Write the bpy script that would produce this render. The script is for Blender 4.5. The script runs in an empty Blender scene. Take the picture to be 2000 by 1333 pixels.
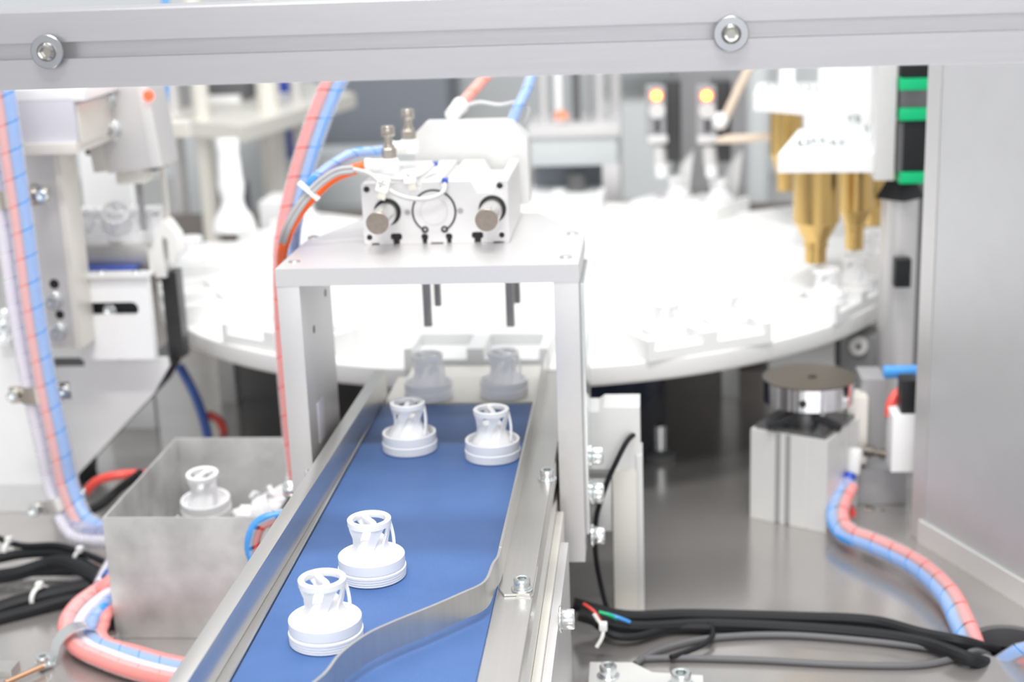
import bpy, bmesh, math, random
from mathutils import Vector as V, Matrix, Quaternion

random.seed(7)
sc = bpy.context.scene
COL = sc.collection
S = 0.01            # everything below is written in centimetres; belt top is z = 0
ZB = 15.0           # machine bed lies 15 cm under the belt; bed top is world z = 0

# ------------------------------------------------------------------ camera
YAW, PITCH, ROLL = math.radians(5.502), math.radians(15.45), math.radians(-2.119)
CP = V((15.097, 0.0, 36.192)); FPX = 2900.0
_f = V((-math.sin(YAW)*math.cos(PITCH), math.cos(YAW)*math.cos(PITCH), -math.sin(PITCH)))
_r = V((math.cos(YAW), math.sin(YAW), 0)); _u = _r.cross(_f)
_r2 = math.cos(ROLL)*_r + math.sin(ROLL)*_u; _u2 = -math.sin(ROLL)*_r + math.cos(ROLL)*_u
def at(x, y, Y=None, Z=None, X=None):
    """3D point (cm) seen at photo pixel x,y at a known depth Y, height Z or offset X."""
    d = _f + (x-1000)/FPX*_r2 - (y-666.5)/FPX*_u2
    t = (Y-CP.y)/d.y if Y is not None else (Z-CP.z)/d.z if Z is not None else (X-CP.x)/d.x
    return CP + d*t
def W(p): return V((p[0]*S, p[1]*S, (p[2]+ZB)*S))

cam = bpy.data.cameras.new('camera'); co = bpy.data.objects.new('camera', cam); COL.objects.link(co)
cam.sensor_width = 36.0; cam.lens = FPX/2000*36.0; cam.clip_start = 0.02; cam.clip_end = 50
M = Matrix((( _r2.x, _u2.x, -_f.x), (_r2.y, _u2.y, -_f.y), (_r2.z, _u2.z, -_f.z))).to_4x4()
M.translation = W(CP); co.matrix_world = M
cam.dof.use_dof = True; cam.dof.focus_distance = 0.86; cam.dof.aperture_fstop = 6.0
sc.camera = co

# ------------------------------------------------------------------ light
sc.view_settings.view_transform = 'Standard'; sc.view_settings.look = 'None'
sc.view_settings.gamma = 1.0; sc.view_settings.use_curve_mapping = False
sc.view_settings.exposure = 0.66
wd = bpy.data.worlds.new('hall_light'); sc.world = wd; wd.use_nodes = True
wd.node_tree.nodes['Background'].inputs[0].default_value = (0.98, 0.985, 1.0, 1)
wd.node_tree.nodes['Background'].inputs[1].default_value = 0.45
def area(name, loc, target, sx, sy, power, col=(1, 1, 1)):
    l = bpy.data.lights.new(name, 'AREA'); l.shape = 'RECTANGLE'; l.size = sx*S; l.size_y = sy*S
    l.energy = power; l.color = col
    o = bpy.data.objects.new(name, l); COL.objects.link(o); o.location = W(loc)
    o.rotation_euler = (W(target)-W(loc)).to_track_quat('-Z', 'Y').to_euler()
    return o
area('machine_lamp', (6, 158, 125), (6, 156, 0), 130, 90, 7)
area('front_fill', (40, -280, 95), (0, 120, 0), 320, 150, 23, (.96, .98, 1))  # unseen fill light added behind the camera to brighten front faces
area('ceiling_lamp', (5, -36, 180), (5, 98, 4), 60, 16, 12, (1, .985, .96))
area('ceiling_lamp', (10, 27, 230), (8, 80, 0), 110, 14, 22, (1, .985, .96))

# ------------------------------------------------------------------ materials
MAT = {}
def mat(name, col, rough=.5, metal=0., spec=.5, emit=0, emitcol=None, noise=0, nscale=60, bump=0, alpha=None, stretch=None, coat=0):
    m = bpy.data.materials.new(name); m.use_nodes = True; nt = m.node_tree
    b = nt.nodes['Principled BSDF']; L = nt.links.new
    b.inputs['Base Color'].default_value = (*col, 1); b.inputs['Roughness'].default_value = rough
    b.inputs['Metallic'].default_value = metal; b.inputs['Specular IOR Level'].default_value = spec
    b.inputs['Coat Weight'].default_value = coat
    if emit:
        b.inputs['Emission Color'].default_value = (*(emitcol or col), 1); b.inputs['Emission Strength'].default_value = emit
    tc = nt.nodes.new('ShaderNodeTexCoord'); mp = nt.nodes.new('ShaderNodeMapping')
    L(tc.outputs['Object'], mp.inputs['Vector'])
    if stretch: mp.inputs['Scale'].default_value = stretch
    n = nt.nodes.new('ShaderNodeTexNoise'); n.inputs['Scale'].default_value = nscale; n.inputs['Detail'].default_value = 4
    L(mp.outputs[0], n.inputs['Vector'])
    amt = noise or 0.02
    mr = nt.nodes.new('ShaderNodeMapRange'); mr.inputs['To Min'].default_value = 1-amt; mr.inputs['To Max'].default_value = 1+amt
    L(n.outputs['Fac'], mr.inputs['Value'])
    hs = nt.nodes.new('ShaderNodeHueSaturation'); hs.inputs['Color'].default_value = (*col, 1)
    L(mr.outputs[0], hs.inputs['Value']); L(hs.outputs[0], b.inputs['Base Color'])
    if bump:
        bp = nt.nodes.new('ShaderNodeBump'); bp.inputs['Strength'].default_value = bump; bp.inputs['Distance'].default_value = 0.0004
        L(n.outputs['Fac'], bp.inputs['Height']); L(bp.outputs[0], b.inputs['Normal'])
    if alpha is not None: b.inputs['Alpha'].default_value = alpha
    MAT[name] = m; return m
mat('anodised', (.69, .68, .68), .42, .55, noise=.03, nscale=300)
mat('beam_alu', (.44, .43, .45), .34, .8, noise=.05, nscale=400, stretch=(.05, 1, 1), bump=.08)
mat('light_alu', (.76, .76, .75), .4, .35, noise=.03, nscale=120)
mat('plate_white', (.88, .885, .89), .45, .1, noise=.02)
mat('cream_alu', (.78, .76, .70), .4, .35, noise=.03)
mat('steel', (.66, .645, .62), .30, .9, noise=.07, nscale=250, stretch=(1, .06, 1), bump=.05)
mat('strip_steel', (.60, .595, .58), .33, .9, noise=.09, nscale=260, stretch=(1, 1, .08), bump=.05)
mat('bin_steel', (.62, .62, .61), .46, .7, noise=.45, nscale=34)
mat('bed_steel', (.52, .50, .485), .2, .7, noise=.06, nscale=30)
mat('zinc', (.80, .83, .83), .22, .95, noise=.06, nscale=500)
mat('nickel', (.55, .50, .44), .26, .95)
mat('rod_end', (.33, .28, .24), .4, .85, noise=.2, nscale=400)
mat('rod_steel', (.72, .71, .70), .2, .95)
mat('brass', (.66, .45, .17), .25, .95, noise=.08, nscale=60, stretch=(1, 1, .1))
mat('cap_white', (.93, .93, .94), .38, 0, .45)
mat('nest_white', (.80, .805, .80), .5, 0, .4)
mat('table_white', (.84, .84, .83), .45, 0, .4)
mat('white_plastic', (.83, .83, .81), .4, 0, .4)
mat('lead_grey', (.60, .60, .60), .4, 0, .4)
mat('tie_white', (.86, .86, .84), .4, 0, .4)
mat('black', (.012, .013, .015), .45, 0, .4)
mat('cable_black', (.014, .015, .017), .5, 0, .25)
mat('panel_grey', (.66, .665, .68), .42, .5, noise=.04, nscale=40)
mat('washer_grey', (.42, .43, .45), .3, .95)
mat('dome_steel', (.5, .49, .46), .16, 1.)
mat('lilac_grey', (.62, .62, .67), .45, .1)
mat('under_shade', (.05, .047, .045), .6, 0, .2)  # shade below the turntable, put into the colour
mat('dark_plate', (.045, .045, .047), .35, .3)
mat('finger_grey', (.36, .35, .35), .4, .5)
mat('panel_brown', (.62, .58, .55), .5, .1)
mat('dark_grey', (.13, .13, .135), .5, .1)
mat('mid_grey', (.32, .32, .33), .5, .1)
mat('slate', (.22, .24, .275), .6, 0)
mat('navy', (.012, .022, .06), .4, 0, .4)
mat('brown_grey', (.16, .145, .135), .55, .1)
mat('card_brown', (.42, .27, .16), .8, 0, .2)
mat('orange_hose', (.93, .13, .015), .22, 0, .5)
mat('red_hose', (.80, .085, .065), .3, 0, .5)
mat('pink_hose', (.87, .30, .28), .35, 0, .5)
mat('blue_hose', (.07, .33, .80), .25, 0, .5)
mat('deepblue', (.02, .07, .45), .3, 0, .5)
mat('navy_hose', (.05, .12, .42), .35, 0, .5)
mat('lavender_hose', (.78, .76, .86), .35, 0, .5)
mat('grey_cable', (.45, .45, .46), .4, 0, .4)
mat('beige_tube', (.72, .60, .48), .5, 0, .4)
mat('green_seal', (.0, .55, .21), .35, 0, .5)
mat('graphite', (.2, .2, .205), .3, .7)
mat('disc_brown', (.115, .10, .085), .38, .6, noise=.1, nscale=100)
mat('chrome', (.85, .85, .87), .1, 1.)
mat('wall_grey', (.62, .65, .66), .8, 0, .2)
mat('orange_spot', (.9, .30, .16), .4)
mat('led_lamp', (1, .45, .05), .4, emit=9, emitcol=(1, .36, .03))
mat('led_ring', (1, .05, .02), .4, emit=2.2, emitcol=(1, .05, .02))
mat('ink', (.06, .06, .07), .6)
mat('copper', (.55, .33, .2), .35, .8)
# spiral wrap and pane : clear plastic, mostly see-through
def clear(name, tint, fac, rough):
    m = bpy.data.materials.new(name); m.use_nodes = True; nt = m.node_tree; nt.nodes.clear(); L = nt.links.new
    o = nt.nodes.new('ShaderNodeOutputMaterial'); mx = nt.nodes.new('ShaderNodeMixShader'); t = nt.nodes.new('ShaderNodeBsdfTransparent')
    g = nt.nodes.new('ShaderNodeBsdfPrincipled'); g.inputs['Base Color'].default_value = (*tint, 1); g.inputs['Roughness'].default_value = rough
    n = nt.nodes.new('ShaderNodeTexNoise'); n.inputs['Scale'].default_value = 90
    mr = nt.nodes.new('ShaderNodeMapRange'); mr.inputs['To Min'].default_value = fac*.85; mr.inputs['To Max'].default_value = fac*1.15
    L(n.outputs['Fac'], mr.inputs['Value']); L(mr.outputs[0], mx.inputs[0]); L(t.outputs[0], mx.inputs[1]); L(g.outputs[0], mx.inputs[2]); L(mx.outputs[0], o.inputs[0])
    MAT[name] = m
clear('wrap_clear', (.95, .93, .95), .30, .15)
clear('pane_clear', (.92, .93, .95), .06, .05)
# woven blue belt
def belt_mat():
    m = bpy.data.materials.new('belt_blue'); m.use_nodes = True; nt = m.node_tree; L = nt.links.new; b = nt.nodes['Principled BSDF']
    tc = nt.nodes.new('ShaderNodeTexCoord'); mp = nt.nodes.new('ShaderNodeMapping'); mp.inputs['Rotation'].default_value = (0, 0, math.radians(38))
    L(tc.outputs['Object'], mp.inputs['Vector'])
    w = nt.nodes.new('ShaderNodeTexWave'); w.inputs['Scale'].default_value = 330; w.inputs['Distortion'].default_value = .6; L(mp.outputs[0], w.inputs['Vector'])
    w2 = nt.nodes.new('ShaderNodeTexWave'); w2.bands_direction = 'Y'; w2.inputs['Scale'].default_value = 330; L(mp.outputs[0], w2.inputs['Vector'])
    mu = nt.nodes.new('ShaderNodeMath'); mu.operation = 'MULTIPLY'; L(w.outputs['Fac'], mu.inputs[0]); L(w2.outputs['Fac'], mu.inputs[1])
    n = nt.nodes.new('ShaderNodeTexNoise'); n.inputs['Scale'].default_value = 25; n.inputs['Detail'].default_value = 5; L(tc.outputs['Object'], n.inputs['Vector'])
    r = nt.nodes.new('ShaderNodeValToRGB'); r.color_ramp.elements[0].color = (.032, .10, .31, 1); r.color_ramp.elements[1].color = (.085, .205, .50, 1)
    mx = nt.nodes.new('ShaderNodeMath'); mx.operation = 'MULTIPLY_ADD'; mx.inputs[1].default_value = .45; L(mu.outputs[0], mx.inputs[0])
    sc_ = nt.nodes.new('ShaderNodeMath'); sc_.operation = 'MULTIPLY'; sc_.inputs[1].default_value = .7; L(n.outputs['Fac'], sc_.inputs[0]); L(sc_.outputs[0], mx.inputs[2])
    L(mx.outputs[0], r.inputs['Fac']); L(r.outputs[0], b.inputs['Base Color'])
    bp = nt.nodes.new('ShaderNodeBump'); bp.inputs['Strength'].default_value = .9; bp.inputs['Distance'].default_value = .0003; L(mu.outputs[0], bp.inputs['Height']); L(bp.outputs[0], b.inputs['Normal'])
    b.inputs['Roughness'].default_value = .36; b.inputs['Specular IOR Level'].default_value = .6
    b.inputs['Sheen Weight'].default_value = .1; b.inputs['Sheen Roughness'].default_value = .4; b.inputs['Sheen Tint'].default_value = (.75, .82, 1, 1)
    MAT['belt_blue'] = m
belt_mat()

# ------------------------------------------------------------------ mesh helpers (cm)
class MB:
    def __init__(s): s.bm = bmesh.new()
    def box(s, c, size, bev=0., rz=0., rot=None):
        b = bmesh.new(); bmesh.ops.create_cube(b, size=1)
        bmesh.ops.scale(b, vec=size, verts=b.verts)
        if bev: bmesh.ops.bevel(b, geom=b.edges[:], offset=bev, segments=2, affect='EDGES', profile=.7)
        m = (rot.to_4x4() if rot else Matrix.Rotation(rz, 4, 'Z')); m = Matrix.Translation(c) @ m
        bmesh.ops.transform(b, matrix=m, verts=b.verts); s._add(b); return s
    def box2(s, a, b, bev=0.):
        return s.box([(a[i]+b[i])/2 for i in range(3)], [abs(b[i]-a[i]) for i in range(3)], bev)
    def _add(s, b):
        vm = {}
        for v in b.verts: vm[v] = s.bm.verts.new(v.co)
        for f in b.faces:
            try: s.bm.faces.new([vm[v] for v in f.verts])
            except ValueError: pass
        b.free()
    def lathe(s, prof, c=(0, 0, 0), axis=(0, 0, 1), n=32, closed=False):
        q = V((0, 0, 1)).rotation_difference(V(axis).normalized()); c = V(c); rings = []
        for r, z in prof:
            if r < 1e-6: rings.append([s.bm.verts.new(c+q @ V((0, 0, z)))])
            else: rings.append([s.bm.verts.new(c+q @ V((r*math.cos(2*math.pi*k/n), r*math.sin(2*math.pi*k/n), z))) for k in range(n)])
        pr = list(zip(rings, rings[1:]))
        if closed: pr.append((rings[-1], rings[0]))
        for a, b in pr:
            for k in range(n):
                k2 = (k+1) % n
                if len(a) == 1 and len(b) == 1: continue
                if len(a) == 1: s.bm.faces.new((a[0], b[k2], b[k]))
                elif len(b) == 1: s.bm.faces.new((a[k], a[k2], b[0]))
                else: s.bm.faces.new((a[k], a[k2], b[k2], b[k]))
        return s
    def cyl(s, a, b, r, n=24, r2=None, bev=0.):
        a = V(a); b = V(b); h = (b-a).length; r2 = r if r2 is None else r2
        p = [(0, 0), (r-bev, 0)] + ([(r, bev)] if bev else []) + ([(r2, h-bev)] if bev else []) + [(r2-bev, h), (0, h)]
        return s.lathe(p, a, b-a, n)
    def prism(s, poly, o, ax, ay, az, h):
        """polygon (u,v) in plane ax/ay, extruded along az by h"""
        o = V(o); ax = V(ax); ay = V(ay); az = V(az)
        lo = [s.bm.verts.new(o+ax*u+ay*v) for u, v in poly]; hi = [s.bm.verts.new(o+ax*u+ay*v+az*h) for u, v in poly]
        n = len(poly)
        s.bm.faces.new(lo[::-1]); s.bm.faces.new(hi)
        for k in range(n): s.bm.faces.new((lo[k], lo[(k+1) % n], hi[(k+1) % n], hi[k]))
        return s
    def tube(s, pts, r, n=12, smooth=6, rfun=None):
        P = curve(pts, smooth) if smooth else [V(p) for p in pts]
        fr = frames(P); rings = []
        for k, (p, (t, a, b)) in enumerate(zip(P, fr)):
            rr = rfun(k/(len(P)-1))*r if rfun else r
            rings.append([s.bm.verts.new(p+a*rr*math.cos(2*math.pi*j/n)+b*rr*math.sin(2*math.pi*j/n)) for j in range(n)])
        for A, B in zip(rings, rings[1:]):
            for j in range(n): s.bm.faces.new((A[j], A[(j+1) % n], B[(j+1) % n], B[j]))
        s.bm.faces.new(rings[0][::-1]); s.bm.faces.new(rings[-1]); return s
    def strip(s, pts, z0, z1, th):
        """vertical sheet along a plan path"""
        P = [V((p[0], p[1], 0)) for p in pts]; L = []; R = []
        for k, p in enumerate(P):
            t = (P[min(k+1, len(P)-1)]-P[max(k-1, 0)]).normalized(); nn = V((-t.y, t.x, 0))
            L.append(p+nn*th/2); R.append(p-nn*th/2)
        rows = [[s.bm.verts.new((q.x, q.y, z)) for q in Q] for Q, z in ((L, z0), (L, z1), (R, z1), (R, z0))]
        for k in range(len(P)-1):
            for i in range(4):
                A = rows[i]; B = rows[(i+1) % 4]; s.bm.faces.new((A[k], A[k+1], B[k+1], B[k]))
        s.bm.faces.new([r[0] for r in rows]); s.bm.faces.new([r[-1] for r in rows]); return s
    def ngon(s, pts):
        s.bm.faces.new([s.bm.verts.new(p) for p in pts]); return s

def curve(pts, sub=6):
    pts = [V(p) for p in pts]
    if len(pts) < 3: return [pts[0].lerp(pts[-1], k/8) for k in range(9)]
    out = []; n = len(pts)
    for i in range(n-1):
        p0 = pts[max(i-1, 0)]; p1 = pts[i]; p2 = pts[i+1]; p3 = pts[min(i+2, n-1)]
        for k in range(sub):
            t = k/sub
            out.append(.5*((2*p1)+(p2-p0)*t+(2*p0-5*p1+4*p2-p3)*t*t+(3*p1-p0-3*p2+p3)*t**3))
    out.append(pts[-1]); return out
def frames(P):
    out = []; a = None
    for k, p in enumerate(P):
        t = (P[min(k+1, len(P)-1)]-P[max(k-1, 0)]).normalized()
        if a is None:
            a = t.cross(V((0, 1, 0)));
            if a.length < .1: a = t.cross(V((0, 0, 1)))
        a = (a-t*a.dot(t)).normalized(); out.append((t, a, t.cross(a)))
    return out

def mesh_from(mb, name, loc=V((0, 0, 0)), ang=35):
    bm = mb.bm; bmesh.ops.recalc_face_normals(bm, faces=bm.faces)
    for v in bm.verts: v.co = (v.co-loc)*S
    me = bpy.data.meshes.new(name); bm.to_mesh(me); bm.free()
    for p in me.polygons: p.use_smooth = True
    me.set_sharp_from_angle(angle=math.radians(ang)); return me
def link(name, data, parent=None):
    o = bpy.data.objects.new(name, data); COL.objects.link(o)
    if parent: o.parent = parent
    return o
def tag(o, label, cat, group=None, kind=None):
    if label: o['label'] = label
    if cat: o['category'] = cat
    if group: o['group'] = group
    if kind: o['kind'] = kind
    return o
def thing(name, label, cat, loc, group=None):
    o = link(name, None); o.location = W(loc); o['base'] = [float(x) for x in loc]; o.empty_display_size = .01
    return tag(o, label, cat, group)
def base(o):
    p = V((0, 0, 0))
    while o is not None:
        if 'base' in o: return V(o['base'])
        o = o.parent
    return p
def part(name, mb, m, parent, label=None, kind=None):
    """mesh part given in scene cm; parent is a thing Empty or one of its parts"""
    b = base(parent); me = mesh_from(mb, name, b); me.materials.append(MAT[m]); o = link(name, me, parent)
    if label: o['label'] = label
    if kind: o['kind'] = kind
    return o
def solo(name, mb, m, label, cat, loc=None, group=None, kind=None):
    """a thing that is a single mesh"""
    loc = V(loc) if loc is not None else V((0, 0, 0))
    me = mesh_from(mb, name, loc); me.materials.append(MAT[m]); o = link(name, me); o.location = W(loc)
    o['base'] = [float(x) for x in loc]
    return tag(o, label, cat, group, kind)
def struct(name, mb, m, label=None):
    o = solo(name, mb, m, label, None, (0, 0, 0), None, 'structure'); return o

# socket head screw + washer (shared meshes, axis +Z, head seat at 0)
def hexsock(r, h, rs, ds, n=24, dome=False):
    mb = MB()
    if dome: prof = [(r, 0), (r, .08), (r*.93, h*.55), (r*.72, h*.92), (rs*1.25, h)]
    else: prof = [(r*.94, 0), (r, .05), (r, h-.08), (r*.9, h), (rs*1.2, h)]
    mb.lathe([(0, 0)]+prof, n=n)
    bm = mb.bm; bm.verts.ensure_lookup_table(); ring = [v for v in bm.verts[-n:]]
    hx = [];  lo = []
    for k in range(n):
        a = 2*math.pi*k/n; aa = (a % (math.pi/3))-math.pi/6; rr = rs*math.cos(math.pi/6)/math.cos(aa)
        hx.append(bm.verts.new((rr*math.cos(a), rr*math.sin(a), h-.02))); lo.append(bm.verts.new((rr*.96*math.cos(a), rr*.96*math.sin(a), h-ds)))
    for A, B in ((ring, hx), (hx, lo)):
        for k in range(n): bm.faces.new((A[k], A[(k+1) % n], B[(k+1) % n], B[k]))
    bm.faces.new(lo)
    return mb
me_screw = mesh_from(hexsock(.5, .62, .29, .38), 'screw'); me_screw.materials.append(MAT['zinc'])
me_dome = mesh_from(hexsock(.5, .33, .28, .26, 36, True), 'button_screw'); me_dome.materials.append(MAT['dome_steel'])
me_wash = mesh_from(MB().lathe([(.28, 0), (.62, 0), (.66, .04), (.66, .1), (.62, .13), (.28, .13)], closed=True), 'washer'); me_wash.materials.append(MAT['zinc'])
me_bigwash = mesh_from(MB().lathe([(.3, 0), (.84, 0), (.88, .04), (.88, .11), (.84, .15), (.3, .15)], n=48, closed=True), 'washer'); me_bigwash.materials.append(MAT['washer_grey'])
def screw(parent, pos, axis=(0, 0, 1), k=1., washer=True, me=None, wme=None, flat=False):
    b = base(parent); o = link('screw', me or me_screw, parent); q = V((0, 0, 1)).rotation_difference(V(axis).normalized())
    pos = V(pos); off = .13*k if washer else 0
    if flat: off = -.55*k
    o.rotation_mode = 'QUATERNION'; o.rotation_quaternion = q; o.location = (pos+V(axis).normalized()*off-b)*S; o.scale = (k, k, k)
    if washer:
        w = link('washer', wme or me_wash, o); w.location = (0, 0, -.13*S if wme is None else -.15*S)
    return o

# ================================================================== SETTING
hole = at(1975, 1256, Z=-15)
HR = 2.9
mb = MB(); x0, x1, y0, y1 = -120, 120, 30, 330; hx, hy, hs = hole.x, hole.y, 5.0
for a, b, c, d in ((x0, hx-hs, y0, y1), (hx+hs, x1, y0, y1), (hx-hs, hx+hs, y0, hy-hs), (hx-hs, hx+hs, hy+hs, y1)):
    mb.ngon([(a, c, -15), (b, c, -15), (b, d, -15), (a, d, -15)])
N = 32; sq = []; ci = []; cl = []
for k in range(N):
    a = 2*math.pi*k/N; m_ = max(abs(math.cos(a)), abs(math.sin(a)))
    sq.append(mb.bm.verts.new((hx+hs*math.cos(a)/m_, hy+hs*math.sin(a)/m_, -15)))
    ci.append(mb.bm.verts.new((hx+HR*math.cos(a), hy+HR*math.sin(a), -15)))
    cl.append(mb.bm.verts.new((hx+HR*math.cos(a), hy+HR*math.sin(a), -16.8)))
for k in range(N):
    j = (k+1) % N; mb.bm.faces.new((sq[k], sq[j], ci[j], ci[k])); mb.bm.faces.new((ci[k], ci[j], cl[j], cl[k]))
mb.box2((x0, y0, -17.6), (x1, y0+.5, -15)); 
floor = struct('floor', mb, 'bed_steel', 'polished stainless steel machine bed')
g = thing('cable_grommet', 'dark round cable grommet set in the machine bed at lower right', 'grommet', (hx, hy, -15))
part('liner', MB().lathe([(HR-.02, -.1), (HR-.02, -1.9), (HR-.35, -1.9), (HR-.35, -.1)], (hx, hy, -15), n=40, closed=True), 'dark_grey', g)
part('cup', MB().lathe([(HR-.4, -1.6), (HR-.4, -7), (0, -7)], (hx, hy, -15), n=32), 'black', g)

struct('wall_back', MB().box2((-220, 328, -15), (220, 334, 160)), 'wall_grey', 'pale grey hall wall behind the machine')

# ================================================================== GUARD FRAME (top beam with clear pane)
YB = 75.6
zb = at(1000, 149, Y=YB).z; zt = zb+4.0; zm = zb+1.95
gf = thing('guard_frame', 'aluminium profile beam of the machine guard with clear pane, across the top', 'guard frame', (0, YB, zb))
slot = .43
prof = [(0, 0), (0, 1.95-slot), (.12, 1.95-slot), (.75, 1.95-slot+.02), (.75, 1.95-.34), (.8, 1.95-.34), (.8, 1.95-.26), (.75, 1.95-.26), (.75, 1.95+slot), (0, 1.95+slot), (0, 3.9), (.1, 4),
        (1.55, 4), (1.6, 3.92), (1.7, 3.92), (1.75, 4), (3.9, 4), (4, 3.9), (4, 2.4), (3.6, 2.4), (3.6, 1.6), (4, 1.6), (4, .1), (3.9, 0)]
part('beam', MB().prism(prof, (-75, YB, zb), (0, 1, 0), (0, 0, 1), (1, 0, 0), 170), 'beam_alu', gf)
part('pane', MB().box2((-75, YB-.42, zb-.02), (95, YB-.02, zb+48)), 'pane_clear', gf, 'clear acrylic pane')
for px, py in ((93, 101), (1428, 66)):
    p = at(px, py, Y=YB-.45); screw(gf, (p.x, YB-.43, p.z), (0, -1, 0), .98, True, me_dome, me_bigwash).location.y -= .0002

# ================================================================== CONVEYOR
cv = thing('belt_conveyor', 'narrow blue belt conveyor with stainless side rails running to the turntable', 'conveyor', (0, 85, -15))
part('belt', MB().box2((-6.25, 40, -.35), (6.25, 111.6, 0), .12), 'belt_blue', cv, 'blue woven belt')
part('belt_return', MB().box2((-6.2, 41, -3.6), (6.2, 110.5, -3.3), .1), 'belt_blue', cv)
part('end_roller', MB().cyl((-6.3, 111, -1.85), (6.3, 111, -1.85), 1.55), 'dark_grey', cv)
part('slider_bed', MB().box2((-6.3, 41, -.9), (6.3, 110, -.4)), 'steel', cv)
pr = [(0, 0), (0, 4.2), (.06, 4.28), (2.1, 4.28), (2.16, 4.2), (2.16, 3.0), (1.9, 2.9), (1.9, 1.6), (2.16, 1.5), (2.16, 0)]
part('side_frame', MB().prism(pr, (6.29, 40, -4.1), (1, 0, 0), (0, 0, 1), (0, 1, 0), 72), 'steel', cv)
part('side_frame', MB().prism([(-u, v) for u, v in pr][::-1], (-6.29, 40, -4.1), (1, 0, 0), (0, 0, 1), (0, 1, 0), 72), 'steel', cv)
# left rail: solid flat bar on edge, slightly toed in
A = V((-7.75, 44, 0)); B = V((-6.62, 113.5, 0)); ang = math.atan2(B.x-A.x, B.y-A.y)
part('guide_rail', MB().box(((A.x+B.x)/2, (A.y+B.y)/2, 1.25), (.95, (B-A).length, 2.1), .05, -ang), 'steel', cv, 'left flat bar guide rail')
# right rail: bent sheet angle with deflector
zr0, zr1 = .28, 2.15
path = [(6.42, 119), (6.42, 76.2)]
dp = [at(x, y, Z=2.1) for x, y in ((962, 1115), (946, 1137), (900, 1160), (840, 1186), (770, 1214), (715, 1240), (665, 1277), (632, 1318))]
dd = [(6.42, 78.5, 0), (6.40, 77.2, 0), (6.22, 76.2, 0)]+[(p.x, p.y, 0) for p in dp[1:]]
q = curve([V(p) for p in dd]+[V((-1.75, 60.5, 0)), V((-2.2, 57, 0))], 5)
part('guide_rail', MB().strip([(6.42, 119), (6.42, 78.5)], zr0, zr1, .16), 'steel', cv, 'right bent sheet guide rail')
part('deflector', MB().strip([(v.x, v.y) for v in q], .55, 2.12, .16), 'strip_steel', cv, 'curved sheet deflector bent across the belt')
part('rail_flange', MB().prism([(6.36, 77.0), (6.36, 119), (8.36, 119), (8.36, 76.4), (8.22, 76.15), (6.8, 76.05)], (0, 0, .2), (1, 0, 0), (0, 1, 0), (0, 0, 1), .14), 'steel', cv)
part('shim_plate', MB().prism([(7.35, 78), (7.35, 80), (8.44, 80), (8.44, 76.1), (8.3, 75.85), (7.5, 75.85)], (0, 0, .18), (1, 0, 0), (0, 1, 0), (0, 0, 1), .06), 'steel', cv)
for px, py in ((1020, 1152), (1069, 937)):
    p = at(px, py, Z=.34); screw(cv, (p.x, p.y, .34), (0, 0, 1), .95)
p = at(609, 938, Z=.2); screw(cv, (p.x, p.y, .2), (0, 0, 1), .95)
part('bracket_strip', MB().box2((8.46, 60, -6.4), (8.95, 97, -3.2), .05), 'cream_alu', cv)
part('foot_plate', MB().box2((8.96, 70, -15), (9.5, 92.5, -3.6), .05), 'anodised', cv)
part('foot_plate', MB().box2((-9.5, 60, -15), (-8.5, 92.5, -3.6), .05), 'anodised', cv)
part('clamp_block', MB().box2((8.97, 69.5, -9), (9.9, 70.2, -5.4), .04), 'cream_alu', cv)
p = at(1092, 1210, X=9.5); screw(cv, (9.5, p.y, p.z), (1, 0, 0), 1.25)
tp = part('transfer_plate', MB().box2((-6.2, 112.3, -.7), (6.8, 119.4, -.02), .05), 'cream_alu', cv)
part('transfer_lip', MB().box2((-5.5, 119.4, -.5), (6.3, 122.8, -.1), .04), 'cream_alu', tp)

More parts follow.
